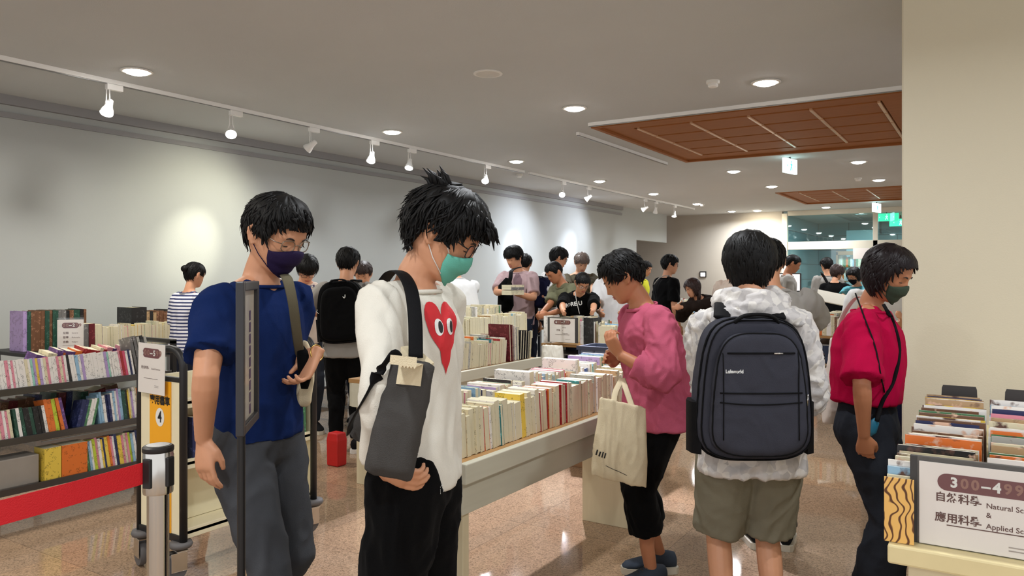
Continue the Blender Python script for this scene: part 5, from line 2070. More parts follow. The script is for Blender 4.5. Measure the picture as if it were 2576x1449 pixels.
ORD = ['first', 'second', 'third', 'fourth', 'fifth', 'sixth', 'seventh', 'eighth', 'ninth', 'tenth', 'eleventh', 'twelfth', 'thirteenth', 'fourteenth', 'fifteenth', 'sixteenth', 'seventeenth', 'eighteenth', 'nineteenth']
TENS = {20: 'twenty', 30: 'thirty', 40: 'forty', 50: 'fifty', 60: 'sixty', 70: 'seventy', 80: 'eighty', 90: 'ninety'}


def ordinal(n):
    if n <= 19:
        return ORD[n - 1]
    t = n // 10 * 10
    return TENS[t][:-1] + 'ieth' if n == t else TENS[t] + '-' + ORD[n - t - 1]


def book(p, td, dd, t, h, w_, cn, out='pages', hard=False, lean=0.0, name='book', label='', cat='book', group=None, parts=True, pm=None, tiltback=0.0, up=UP):
    """p: bottom corner at the viewer's side; td runs along the row, dd points away from the viewer; out = what faces the viewer"""
    td, dd = V(td).normalized(), V(dd).normalized()
    u = V(up)
    if tiltback:
        u = (UP * math.cos(tiltback) + dd * math.sin(tiltback)).normalized()
        dd = (dd - u * dd.dot(u)).normalized()
    if lean:
        u, td = (u * math.cos(lean) + td * math.sin(lean)).normalized(), (td * math.cos(lean) - u * math.sin(lean)).normalized()
    M = Matrix((td, dd, u)).transposed().to_4x4()
    M.translation = V(p)
    b = .0022 if hard else .0012
    iz = .004 if hard else .0008
    mb = MB()
    if out == 'pages':  # spine on the far side
        mb.box((0, 0, 0), (b, w_, h), 0, M).box((t - b, 0, 0), (t, w_, h), 0, M).box((b, w_ - b, 0), (t - b, w_, h), 0, M)
        pb = ((b, iz, iz), (t - b, w_ - b, h - iz))
    else:
        mb.box((0, 0, 0), (b, w_, h), 0, M).box((t - b, 0, 0), (t, w_, h), 0, M).box((b, 0, 0), (t - b, b, h), 0, M)
        pb = ((b, b, iz), (t - b, w_ - iz, h - iz))
    if not parts:
        mb.box(pb[0], pb[1], 1, M)
        o = mb.build(name, [cover_mat(cn), pm or M_pages], origin=p, fix=False)
        return tag(o, label, cat, group)
    o = mb.build(name, mag_mat(cn) if cat == 'magazine' else cover_mat(cn), origin=p, fix=False)
    tag(o, label, cat, group)
    MB().box(pb[0], pb[1], 0, M).build('page_block', pm or M_pages, o, fix=False)
    return o


def mag_mat(cn):
    name = 'glossy_cover_' + cn.replace(' ', '_')
    if name in MATS:
        return MATS[name]
    m = mat(name, PAL[cn], .25, var=.03)
    b = m.node_tree.nodes['Principled BSDF']
    tc = nd(m, 'ShaderNodeTexCoord')
    oi = nd(m, 'ShaderNodeObjectInfo')
    cb_ = nd(m, 'ShaderNodeCombineXYZ')
    for k in range(3):
        lk(m, oi.outputs['Random'], cb_.inputs[k])
    mu = nd(m, 'ShaderNodeVectorMath', operation='SCALE')
    mu.inputs['Scale'].default_value = 41.0
    lk(m, cb_.outputs[0], mu.inputs[0])
    ad = nd(m, 'ShaderNodeVectorMath', operation='ADD')
    lk(m, tc.outputs['Object'], ad.inputs[0])
    lk(m, mu.outputs[0], ad.inputs[1])
    n = nd(m, 'ShaderNodeTexNoise', Scale=16.0, Detail=5.0)
    lk(m, ad.outputs[0], n.inputs['Vector'])
    r_ = nd(m, 'ShaderNodeValToRGB')
    lk(m, n.outputs['Fac'], r_.inputs['Fac'])
    e_ = r_.color_ramp.elements
    e_[0].position, e_[0].color = .36, rgb((96, 66, 56))
    e_[1].position, e_[1].color = .44, rgb(PAL[cn])
    k = e_.new(.60)
    k.color = rgb(PAL[cn])
    k = e_.new(.66)
    k.color = rgb((226, 186, 160))
    lk(m, r_.outputs['Color'], b.inputs['Base Color'])
    return m


def choose(pal):
    k = R.random() * sum(w for _, w in pal)
    for c_, w_ in pal:
        k -= w_
        if k <= 0:
            return c_
    return pal[-1][0]


def row(p0, td, dd, length, pal, hr, wr, tr, where, group, out='pages', lean=(0, 0), special={}, name='book', cat='book', parts=True, jit=.012, tiltback=0, hard=.12, pm=None, frm='near end', noun='book', gaps=0.0, pout=.0):
    """fill a row with single books; every label says colour, build and place in the row"""
    p0, td, dd = V(p0), V(td).normalized(), V(dd).normalized()
    s, n, out_list = 0.0, 0, []
    ln = R.uniform(*lean)
    prev = ln
    while s < length - tr[0]:
        n += 1
        sp = special.get(n, {})
        t = sp.get('t', R.uniform(*tr) if R.random() < .8 else R.uniform(tr[0], tr[1] * 1.5))
        h = sp.get('h', R.uniform(*hr))
        w_ = sp.get('w', R.uniform(*wr))
        cn = sp.get('c', choose(pal))
        hd = R.random() < hard
        if R.random() < .12:
            ln = R.uniform(*lean)
        lx = sp.get('lean', ln)
        oo = sp.get('out', out if R.random() > pout else ('spine' if out == 'pages' else 'pages'))
        thick = 'thick' if t > .03 else ('slim' if t < .014 else ('tall' if h > hr[1] * .97 else ''))
        lab = sp.get('label') or ' '.join(x for x in (thick, cn, ('hardback ' if hd else '') + noun + ',', ordinal(n), 'from', frm + ',', where) if x)
        lift = math.sin(lx) * t if lx > 0 else 0
        if lx < prev:
            s += h * (math.sin(prev) - math.sin(lx)) + .001
        prev = lx
        book(p0 + td * s + dd * R.uniform(0, jit) + UP * (lift + .0005), td, dd, t, h, w_, cn, oo, hd, lx, name, lab, cat, group, parts, pm, tiltback)
        s += (t / max(.6, math.cos(lx))) + .0006 + (R.uniform(.02, .06) if R.random() < gaps else 0)
        out_list.append(n)
    return n


LIGHT = [('cream', 8), ('ivory', 8), ('white', 6), ('pale grey', 3), ('tan', 1), ('red', .6), ('yellow', .5), ('pink', 1), ('teal', .4), ('black', .6), ('green', .4), ('pale blue', .6), ('orange', .5)]
PASTEL = [('white', 9), ('pale blue', 2.4), ('lilac', 1.6), ('pink', 2), ('cream', 2), ('blue', 1.2), ('mint', .8), ('orange', .8), ('navy', .6), ('red', .6), ('black', .5), ('purple', .6)]
COMIC = [('white', 15), ('pink', 2.5), ('rose', 1), ('lilac', 1.5), ('cream', 2), ('pale blue', 1), ('teal', .5), ('yellow', .5), ('red', .7), ('black', .5), ('orange', .6), ('mint', .8), ('navy', .3)]
MIXED = [('white', 4), ('cream', 2), ('pink', 1), ('lilac', 1), ('green', 1.2), ('magenta', .7), ('navy', .8), ('pale blue', 1), ('yellow', 1), ('orange', .8), ('lime', .5), ('purple', .7), ('dark green', .6), ('black', 1)]
DARK = [('black', 4), ('brown', 3), ('dark green', 1.5), ('grey', 2), ('navy', 1)]

Yd, Xm = V((0, 1, 0)), V((-1, 0, 0))
# foreground bench, front row: page edges to the aisle; the spine-out yellow and red ones where the photo shows them
row((-1.80, 2.40, .755), Yd, Xm, 2.22, LIGHT, (.165, .205), (.135, .16), (.018, .038), 'front row, foreground bench', 'books in the front row of the foreground bench', lean=(-.10, -.03), pout=.06,
    special={14: dict(t=.048, c='ivory', h=.195, out='pages'), 18: dict(t=.036, c='yellow', h=.20, out='spine'), 26: dict(c='red', t=.014, out='spine', h=.19), 30: dict(c='red', t=.018, out='spine', h=.2)})
row((-2.03, 2.55, .755), Yd, Xm, 2.25, PASTEL, (.175, .215), (.16, .21), (.016, .036), 'back row, foreground bench', 'books in the back row of the foreground bench', lean=(-.12, .02), gaps=.05, pout=.2,
    special={26: dict(t=.045, c='white', h=.235, w=.22), 27: dict(t=.03, c='white', h=.23, w=.2), 28: dict(c='orange', h=.22), 42: dict(c='white', h=.25, w=.22), 43: dict(c='cream', h=.25, w=.22), 55: dict(c='lilac', h=.235, w=.22, t=.03), 56: dict(c='green', h=.235, t=.03), 57: dict(c='pale blue', h=.24, t=.03), 60: dict(c='blue', h=.24)})
# second bench
row((-3.475, 4.2, .755), Yd, Xm, 1.20, LIGHT, (.165, .215), (.14, .17), (.016, .034), 'lower row, second bench', 'books in the lower row of the second bench', lean=(-.10, .12), pout=.12)
for k, (cn, t, h, w_, ln, lb) in enumerate((('maroon', .022, .315, .27, -.05, 'large maroon hardback standing tall at the far end of the second bench'), ('maroon', .016, .31, .25, -.05, 'second large maroon hardback, just behind the first on the second bench'),
                                        ('white', .02, .30, .25, -.05, 'tall white hardback behind the two maroon ones on the second bench'), ('pale grey', .026, .285, .24, -.04, 'tall pale grey hardback before the black ones on the second bench'),
                                        ('black', .024, .255, .2, .06, 'first black bound volume at the far end of the second bench'), ('black', .022, .25, .2, .07, 'second black bound volume at the far end of the second bench'), ('black', .022, .25, .2, .08, 'third black bound volume at the far end of the second bench'),
                                        ('black', .02, .245, .2, .09, 'fourth black bound volume at the far end of the second bench'), ('cream', .018, .24, .2, .09, 'cream volume closing the second bench row at its far end'))):
    book((-3.47, 5.44 + k * .040, .757 + (math.sin(ln) * t if ln > 0 else 0)), Yd, Xm, t, h, w_ * .8, cn, 'pages', True, ln, 'book', lb, 'book', 'large volumes at the far end of the second bench')
row((-4.235, 5.52, .891), Yd, Xm, 1.46, LIGHT, (.17, .205), (.15, .18), (.024, .046), 'front row, taller bench', 'books in the front row of the taller bench', lean=(-.04, .04), special={5: dict(c='grey', t=.06, h=.22, out='spine'), 6: dict(c='teal', t=.06, h=.215, out='spine')})
# comics on the steel cart
row((-5.012, 2.02, .802), Yd, Xm, 1.02, COMIC, (.172, .182), (.11, .125), (.012, .018), 'top shelf, steel cart', 'comics on the top shelf of the steel cart', out='spine', lean=(-.10, -.06), name='comic_book', cat='comic', noun='comic', tiltback=.16, jit=.004, hard=0)
for k in range(5):
    book((-5.03, 3.06 + k * .026, .806), Yd, Xm, .018, .26 + .008 * (k % 2), .135, ['grey', 'grey', 'pale grey', 'black', 'pale grey'][k], 'spine', False, -.12, 'comic_book', '%s tall grey album leaning at the far end of the steel cart' % ORD[k].capitalize(), 'comic', 'tall albums on the steel cart', tiltback=.16)
row((-5.40, 2.45, .802), Yd, V((1, 0, 0)), .80, [('pink', 3), ('orange', 3), ('purple', 1), ('cream', 3), ('red', 1)], (.185, .215), (.11, .13), (.02, .045), 'rear top shelf, steel cart', 'books on the rear side of the steel cart', name='comic_book', cat='comic', noun='comic', lean=(-.1, .3), tiltback=.16, gaps=.1, special={1: dict(c='purple', lean=.3)})
row((-5.012, 1.98, .502), Yd, Xm, .30, COMIC, (.172, .18), (.11, .125), (.013, .018), 'left clump, middle shelf, steel cart', 'comics in the left clump of the middle shelf', out='spine', lean=(-.10, -.06), name='comic_book', cat='comic', noun='comic', tiltback=.16, hard=0)
row((-5.012, 2.285, .502), Yd, Xm, .185, [('black', 4), ('dark green', 1), ('white', 1)], (.172, .185), (.11, .125), (.014, .019), 'dark clump, middle shelf, steel cart', 'dark comics on the middle shelf', out='spine', lean=(-.12, -.08), name='comic_book', cat='comic', noun='comic', tiltback=.16, hard=0)
row((-5.012, 2.475, .502), Yd, Xm, .125, [('purple', 2), ('white', 2), ('lime', 1), ('orange', 2)], (.20, .215), (.12, .14), (.018, .026), 'tall clump, middle shelf, steel cart', 'tall comics on the middle shelf', out='spine', lean=(-.14, -.10), name='comic_book', cat='comic', noun='comic', tiltback=.16, hard=0)
row((-5.012, 2.64, .502), Yd, Xm, .12, [('navy', 2), ('green', 3), ('white', 1)], (.175, .185), (.11, .125), (.014, .019), 'leaning clump, middle shelf, steel cart', 'leaning comics on the middle shelf', out='spine', lean=(.28, .32), name='comic_book', cat='comic', noun='comic', tiltback=.16, hard=0)
row((-5.012, 2.80, .502), Yd, Xm, .46, MIXED, (.185, .225), (.12, .14), (.010, .018), 'right clump, middle shelf, steel cart', 'books in the right clump of the middle shelf', out='spine', lean=(-.06, -.02), name='comic_book', cat='comic', noun='comic', tiltback=.16, hard=0)
row((-5.40, 2.2, .502), Yd, V((1, 0, 0)), .9, [('maroon', 2), ('navy', 1), ('brown', 2), ('dark green', 1)], (.19, .22), (.12, .15), (.03, .055), 'rear middle shelf, steel cart', 'books on the rear middle shelf of the steel cart', name='comic_book', cat='comic', noun='comic', lean=(-.3, .3), gaps=.3)
row((-5.012, 2.72, .202), Yd, Xm, .54, MIXED, (.19, .215), (.12, .14), (.012, .020), 'lowest shelf, steel cart', 'books on the lowest shelf of the steel cart', out='spine', lean=(-.10, -.04), name='comic_book', cat='comic', noun='comic', tiltback=.16, hard=0)
book((-5.005, 2.44, .203), Yd, Xm, .10, .205, .13, 'yellow', 'spine', False, 0, 'calendar', 'yellow picture calendar on the lowest shelf of the steel cart', 'calendar')
book((-5.005, 2.545, .203), Yd, Xm, .16, .205, .13, 'orange', 'spine', False, 0, 'calendar', 'orange desk calendar on the lowest shelf of the steel cart', 'calendar')
MB().box((-5.19, 2.02, .203), (-5.03, 2.42, .38)).build('storage_box', mat('box_grey', (150, 142, 132), .6), bevel=.006)
tag(bpy.data.objects['storage_box'], 'grey storage box on the lowest shelf of the steel cart', 'box')
# yellow cart: a few on the aisle side
row((-3.35, 2.33, .578), Yd, Xm, .20, [('red', 2), ('navy', 2), ('blue', 2), ('white', 1)], (.19, .215), (.13, .15), (.012, .02), 'middle shelf, yellow cart', 'books at the near end of the yellow cart', out='spine', lean=(-.05, .0))
row((-3.35, 2.80, .578), Yd, Xm, .28, [('white', 2), ('green', 2), ('orange', 1)], (.24, .26), (.14, .15), (.012, .03), 'far middle shelf, yellow cart', 'books at the far end of the yellow cart', out='spine', lean=(-.08, -.02))
# wall table
row((-6.45, 3.45, .861), Yd, Xm, 1.25, LIGHT, (.17, .215), (.14, .17), (.02, .038), 'front row, wall table', 'books in the front row of the wall table', lean=(-.05, .05), special={1: dict(c='grey', t=.05, h=.22, out='spine'), 2: dict(c='maroon', t=.05, h=.22, out='spine'), 3: dict(c='cream', h=.21), 4: dict(c='brown', h=.21)})
row((-6.74, 3.12, .861), Yd, Xm, .52, DARK, (.325, .335), (.2, .24), (.02, .035), 'tall row, wall table', 'tall dark volumes on the wall table', name='bound_volume', cat='bound volume', noun='volume', out='spine', lean=(-.01, .01), hard=1, special={1: dict(c='lilac', t=.03)})
row((-6.74, 4.05, .861), Yd, Xm, .65, [('brown', 3), ('tan', 1), ('black', 1)], (.27, .30), (.2, .24), (.03, .045), 'far row, wall table', 'brown volumes on the wall table', name='bound_volume', cat='bound volume', noun='volume', out='spine', lean=(-.01, .01), hard=1, special={1: dict(c='black', t=.15, h=.33, label='wide black album standing upright at the middle of the wall table')})
book((-6.42, 4.50, .862), Yd, Xm, .10, .2, .15, 'purple', 'spine', True, 0, 'book', 'thick purple volume at the far end of the wall table front row', 'book')
# mid-hall table with the grey sign
for k, (x, t, h, cn, lb) in enumerate(((-4.10, .085, .29, 'white', 'thick white album with red and black print left of the grey sign'), (-3.62, .11, .285, 'black', 'thick black album standing right of the grey sign'))):
    book((x, 7.10, .761), V((1, 0, 0)), Yd, t, h, .2, cn, 'spine', True, 0, 'book', lb, 'book')
# everything farther away: past three hundred books the rest is one mass
far = MB()
fm = [cover_mat(c_) for c_ in ('cream', 'ivory', 'white', 'pale grey', 'red', 'navy', 'tan', 'orange', 'green', 'pink', 'brown', 'pale blue')] + [M_pages]


def far_row(p0, td, dd, length, hr, wr, tr, pages=.6):
    p0, td, dd = V(p0), V(td), V(dd)
    s = 0
    while s < length:
        t, h, w_ = R.uniform(*tr), R.uniform(*hr), R.uniform(*wr)
        M = Matrix((td, dd, UP)).transposed().to_4x4()
        M.translation = p0 + td * s + dd * R.uniform(0, .01)
        far.box((0, 0, .001), (t - .001, w_, h), R.choice((0, 1, 2, 3, 12, 12, 0)) if R.random() < pages else R.randrange(12), M)
        s += t


far_row((-4.55, 5.55, .891), Yd, Xm, 1.40, (.24, .29), (.15, .19), (.02, .04), .85)
far_row((-3.67, 4.3, .756), Yd, Xm, 1.5, (.19, .225), (.15, .19), (.02, .04), .6)
far_row((-3.285, 7.12, .761), Yd, Xm, .42, (.19, .225), (.15, .18), (.014, .03), .85)
far_row((-3.50, 7.12, .761), Yd, Xm, .42, (.2, .25), (.15, .18), (.014, .03), .7)
far_row((-4.08, 7.32, .761), V((1, 0, 0)), Yd, .45, (.25, .29), (.15, .18), (.014, .03), .8)
for x in (-2.48, -2.85, -3.2):
    far_row((x, 9.7, .761), Yd, Xm, 1.5, (.19, .24), (.15, .18), (.016, .035), .6)
far_row((-3.40, 9.67, .761), V((1, 0, 0)), Yd, .5, (.2, .22), (.15, .18), (.016, .035), .6)
for x in (-.93, -1.3, -1.7):
    far_row((x, 9.75, .761), Yd, Xm, 1.6, (.19, .24), (.15, .18), (.016, .035), .6)
far_row((-1.93, 9.72, .761), V((1, 0, 0)), Yd, .95, (.2, .24), (.15, .18), (.016, .035), .6)
for y in (13.25, 13.65):
    far_row((-5.15, y, .801), V((1, 0, 0)), Yd, 2.2, (.2, .27), (.15, .2), (.016, .04), .3)
for x in (-5.6, -6.0, -6.4):
    far_row((x, 5.5, .761), Yd, Xm, 1.35, (.2, .25), (.15, .2), (.016, .04), .6)
for x in (-5.33, -5.65, -5.95):
    far_row((x, 7.0, .761), Yd, Xm, 2.15, (.2, .27), (.15, .2), (.016, .04), .75)
tag(far.build('books', fm, fix=False), 'mass of small books on the far tables', 'books', kind='stuff')
# shelf of books behind the glass
e = empty('bookcase', (-2.4, 22.2, 0), 'brown bookcase full of books behind the glass front', 'bookcase')
mb = MB()
mb.box((-3.6, 22.0, 0), (-3.55, 22.35, 2.1)).box((-.4, 22.0, 0), (-.35, 22.35, 2.1)).box((-3.6, 22.0, 2.02), (-.35, 22.35, 2.12))
for z in (.1, .5, .9, 1.3, 1.68):
    mb.box((-3.55, 22.0, z), (-.4, 22.35, z + .025))
mb.build('carcass', mat('bookcase_wood', (140, 96, 60), .5), e)
far = MB()
for z in (.925, 1.325, 1.705):
    far_row((-3.54, 22.06, z + .001), V((1, 0, 0)), Yd, 3.1, (.24, .31), (.2, .25), (.03, .07), .1)
tag(far.build('books', fm, fix=False), 'rows of book spines in the bookcase behind the glass', 'books', kind='stuff')

# magazines on the right-hand bench: covers to the viewer, two columns
MG = [('white', 5), ('cream', 4), ('pale grey', 1), ('orange', 1.2), ('maroon', 1), ('navy', 1), ('green', .8), ('tan', 2), ('yellow', .6), ('pale blue', .8), ('black', .8), ('brown', 1), ('pink', 1)]
for col, (x0, wd) in enumerate(((-.235, .205), (-.015, .21))):
    y, n = 2.312, 0
    while y < 3.55:
        n += 1
        t = R.uniform(.006, .022)
        h = R.uniform(.185, .215)
        cn = choose(MG)
        where = 'left' if col == 0 else 'right'
        w_ = wd * R.uniform(.90, 1.0)
        M_ = Matrix((V((0, 1, 0)), V((1, 0, 0)), UP)).transposed().to_4x4()
        book((x0 + R.uniform(0, .012), y, .7965), V((0, 1, 0)), V((1, 0, 0)), t, h, w_, cn, 'spine', False, .10, 'magazine', '%s magazine, %s from the front in the %s column beside the pillar' % (cn, ordinal(n), where), 'magazine', 'magazines on the right-hand bench', pm=M_pagesw)
        y += t / .99 + R.uniform(.004, .030)
# the ones sticking out left of the sign
mb = MB().box((-.245, 2.222, .7965), (-.175, 2.228, .965)).box((-.245, 2.228, .798), (-.178, 2.236, .963), 1)
M_gold2 = mat('gold_swirl_print', (222, 160, 70), .35, var=.0)
b_ = M_gold2.node_tree.nodes['Principled BSDF']
tc = nd(M_gold2, 'ShaderNodeTexCoord')
wv = nd(M_gold2, 'ShaderNodeTexWave', Scale=16.0, Distortion=14.0, Detail=1.0)
lk(M_gold2, tc.outputs['Object'], wv.inputs['Vector'])
rp = nd(M_gold2, 'ShaderNodeValToRGB')
lk(M_gold2, wv.outputs['Fac'], rp.inputs['Fac'])
rp.color_ramp.elements[0].color = rgb((92, 52, 26))
rp.color_ramp.elements[0].position = .08
rp.color_ramp.elements[1].color = rgb((236, 186, 104))
rp.color_ramp.elements[1].position = .3
lk(M_gold2, rp.outputs['Color'], b_.inputs['Base Color'])
tag(mb.build('magazine', [M_gold2, M_pagesw], fix=False), 'magazine with golden swirl cover sticking out left of the large sign', 'magazine')
for k, (y, h, cn) in enumerate(((2.269, .165, 'cream'), (2.281, .185, 'pale blue'), (2.293, .20, 'white'))):
    book((-.243, y, .7965), V((0, 1, 0)), V((1, 0, 0)), .008, h, .2, cn, 'spine', False, 0, 'magazine', '%s magazine, %s behind the golden swirl one' % (cn, ORD[k]), 'magazine', 'magazines on the right-hand bench', pm=M_pagesw)
# bookends
def bookend(x, y, z, wd, ht, rt, label, m=M_dark):
    rt = V(rt).normalized()
    n = V((rt.y, -rt.x, 0))
    o = V((x, y, z))
    pts = [(-wd / 2, 0), (wd / 2, 0), (wd / 2 * .86, ht - .012), (wd / 2 * .80, ht), (-wd / 2 * .80, ht), (-wd / 2 * .86, ht - .012)]
    mb = MB().loft([[o + rt * a + UP * b + n * .0 for a, b in pts], [o + rt * a + UP * b + n * .002 for a, b in pts]])
    q = [(-wd / 2, 0), (wd / 2, 0), (wd / 2, .10), (-wd / 2, .10)]
    mb.loft([[o + rt * a + n * b for a, b in q], [o + rt * a + n * b + UP * .0015 for a, b in q]])
    return tag(mb.build('bookend', m), label, 'bookend', 'metal bookends')


bookend(-.12, 3.62, .7965, .145, .245, (1, 0, 0), 'dark metal bookend left of the pair in front of the pillar')
bookend(.105, 3.62, .7965, .155, .245, (1, 0, 0), 'dark metal bookend right of the pair in front of the pillar')
bookend(-5.9, 9.1, .761, .17, .31, (1, .3, 0), 'grey bookend, larger of two, behind the second bench')
bookend(-5.6, 9.15, .761, .13, .23, (1, .3, 0), 'grey bookend, smaller of two, behind the second bench')
# grey crate behind the foreground bench
cx, cy = -2.55, 5.45
e = empty('plastic_crate', (cx, cy, 0), 'blue grey folding crate behind the far end of the foreground bench', 'crate')
f = MB()
z0, z1 = .60, .94
f.box((cx - .2, cy - .15, z0), (cx + .2, cy + .15, z0 + .02))
f.build('crate_base', mat('crate_grey', (92, 100, 122), .5), e)
for a, b in (((cx - .2, cy - .15), (cx + .2, cy - .135)), ((cx - .2, cy + .135), (cx + .2, cy + .15)), ((cx - .2, cy - .135), (cx - .185, cy + .135)), ((cx + .185, cy - .135), (cx + .2, cy + .135))):
    s_ = MB().box((a[0], a[1], z0 + .02), (b[0], b[1], z1))
    s_.build('crate_side', MATS['crate_grey'], e, bevel=.003)
f = MB()
f.box((cx - .21, cy - .16, z1 - .03), (cx + .21, cy - .15, z1)).box((cx + .2, cy - .16, z1 - .03), (cx + .21, cy + .16, z1))
for k in range(4):
    f.box((cx - .19 + k * .12, cy - .156, z0 + .03), (cx - .175 + k * .12, cy - .150, z1 - .03))
f.build('crate_ribs', mat('crate_dark', (56, 62, 82), .5), e)
MB().box((cx - .25, cy - .2, 0), (cx + .25, cy + .2, .598)).build('carton', mat('brown_cardboard', (150, 112, 78), .8, var=.06), bevel=.004)
tag(bpy.data.objects['carton'], 'brown cardboard carton on the floor under the blue grey crate', 'carton')
# red bag on the floor, small screens
mb = MB().loft([[V((-4.36 + a * k, 4.30 + b * k, z)) for a, b in ((-.06, -.05), (.06, -.05), (.06, .05), (-.06, .05))] for z, k in ((.001, 1), (.2, 1.05), (.26, .9))])
tag(mb.build('carrier_bag', mat('red_vinyl', (196, 24, 22), .5), bevel=.01), 'small red bag standing on the floor left of the second bench', 'bag')
bag, bb_, nn_ = tote('carrier_bag', 'white plastic bag hung at the left front corner of the sign table', P(1390, 868, 7.55), CAMR, -UP, .2, .36, .14, cloth('white_plastic_bag', (216, 212, 200), rough=.4), 5, taper=1.2)
e = empty('wall_screen', (-6.6, BY - .01, 1.42), 'tiny dark framed screen on the back wall above the long haired person', 'screen')
MB().box((-6.69, BY - .03, 1.42), (-6.51, BY - .002, 1.58)).build('casing', M_black, e, bevel=.004)
MB().box((-6.665, BY - .0312, 1.44), (-6.535, BY - .0305, 1.545)).build('display', mat('screen_glow', (236, 232, 232), .4, emit=(236, 232, 232), estr=.7), e)
e = empty('monitor', (-3.0, 13.62, .801), 'monitor seen over the grey t-shirt shoulder, on the far table', 'monitor')
MB().box((-3.24, 13.6, 1.2), (-2.78, 13.63, 1.52)).build('casing', M_black, e, bevel=.004)
MB().box((-3.22, 13.5985, 1.22), (-2.80, 13.5995, 1.50)).build('display', mat('monitor_glow', (230, 216, 214), .4, emit=(230, 216, 214), estr=.6), e)
MB().box((-3.04, 13.605, .815), (-2.98, 13.625, 1.22)).box((-3.12, 13.54, .801), (-2.92, 13.70, .815)).build('stand', M_black, e)
# notice papers
MB().box((-2.88, 19.955, 1.87), (-2.52, 19.96, 2.13)).build('paper_notice', M_paper)
tag(bpy.data.objects['paper_notice'], 'white paper notice taped to the glass front frame', 'notice')
MB().box((WALLX + .001, 6.05, 1.42), (WALLX + .006, 6.45, 1.72)).build('paper_notice', M_white)
tag(bpy.data.objects['paper_notice.001'], 'white paper notice on the left wall behind the navy t-shirt', 'notice')
# ------------------------------------------------------------------ the people further back
BGV = dict(voxel=.0125, bvoxel=.0105)


def stripes(name, c1, c2, period):
    m = cloth(name, c1)
    b = m.node_tree.nodes['Principled BSDF']
    tc = nd(m, 'ShaderNodeTexCoord')
    sp = nd(m, 'ShaderNodeSeparateXYZ')
    lk(m, tc.outputs['Object'], sp.inputs[0])
    mo = nd(m, 'ShaderNodeMath', operation='WRAP')
    mo.inputs[1].default_value, mo.inputs[2].default_value = 0, period
    lk(m, sp.outputs['Z'], mo.inputs[0])
    gt = nd(m, 'ShaderNodeMath', operation='GREATER_THAN')
    gt.inputs[1].default_value = period * .55
    lk(m, mo.outputs[0], gt.inputs[0])
    mx = nd(m, 'ShaderNodeMix', data_type='RGBA')
    mx.inputs[6].default_value = rgb(c1)
    mx.inputs[7].default_value = rgb(c2)
    lk(m, gt.outputs[0], mx.inputs[0])
    lk(m, mx.outputs[2], b.inputs['Base Color'])
    return m


M_stripe = stripes('striped_jersey', (226, 226, 232), (62, 68, 104), .030)
M_creamt = cloth('cream_jersey', (226, 208, 192))
M_lilact = cloth('lilac_jersey', (184, 158, 160))
M_olivet = cloth('olive_jersey', (112, 112, 88))
M_olived = cloth('dark_olive_cotton', (92, 86, 70))
M_whitet = cloth('white_jersey', (222, 222, 222))
M_navyt = cloth('navy_cotton', (26, 28, 52))
M_jean = cloth('dark_denim', (44, 50, 66))
M_yelv = cloth('yellow_vest', (206, 204, 60))
M_tealt = cloth('teal_jersey', (88, 150, 160))
M_browt = cloth('brown_black_knit', (40, 32, 28))


def bgp(label, z, phi, head, top, H=1.7, bottom=None, hair='short', hmat=None, sleeve=.8, **k):
    pk = {a: k[a] for a in list(k) if a in ('lean', 'hphi', 'hpitch', 'handL', 'handR', 'elL', 'elR', 'fem', 'bulk', 'curl', 'cphi', 'palmL', 'palmR', 'fit_h', 'hipback', 'stance', 'step')}
    J = pose(z, H, phi, head, **pk)
    sp = dict(BGV, seed=k.get('seed', int(head[0]) % 17), skin=k.get('skin', SKIN), hair=hair, hmat=hmat or M_hair, hd=.5, face=k.get('face', True), glasses=k.get('glasses'), mask=k.get('mask'),
              top=dict(name=k.get('tname', 't_shirt'), mat=top, sleeve=sleeve, fit=.020, hem=k.get('hem', -.5), sgrow=.022, flare=.012, hang=.95, amp=.006),
              bottom=dict(name='trousers', mat=bottom or M_jean, grow=.018, amp=.007), shoes=(M_shoe_k, M_white if k.get('wsole') else M_sole))
    person(label, J, sp)
    print('H', label[:40], round(J.H, 2), [round(v, 2) for v in J.base])
    return J


bgp('person in striped t-shirt with tied hair seen from behind, beside the navy sleeve', 6.85, 150, (490, 692), M_stripe, 1.58, hair=dict(HAIRS['tied'], bun=.03), fem=True, hpitch=15, face=False)
J = bgp('person in cream t-shirt and glasses reading a phone by the wall', 7.1, 24, (772, 678), M_creamt, 1.7, hair='fringe', hpitch=42, lean=6, glasses=M_frames, handL=P(815, 752, 6.72), handR=P(782, 752, 6.74), elL=-UP + CAMR * .5, elR=-UP - CAMR * .6, curl=(.9, .7), palmL=UP * .7 + CAMD * .6, palmR=UP * .7 + CAMD * .6, bottom=M_slate)
decal('chest_print', J.top, rect(-.052, -.014, .052, .014), P(777, 723, 6.5), CAMR * .97 + UP * .22, UP, mat('violet_box_print', (86, 70, 104), .7), J.top, split=.02)
decal('chest_print', J.top, text_mesh('SUMMER', .021, bold=.0008), P(777, 723, 6.5), CAMR * .97 + UP * .22, UP, M_white, J.top, off=.004, split=.02)
Mp = frame_of(P(800, 735, 6.62), UP * .7 - CAMD * .5 + CAMR * .1, CAMR * .9 + UP * .3)
tag(MB().box((-.036, -.075, -.004), (.036, .075, .004), 0, Mp).build('phone', M_black, bevel=.002), 'black phone held by the cream t-shirt reader', 'phone')
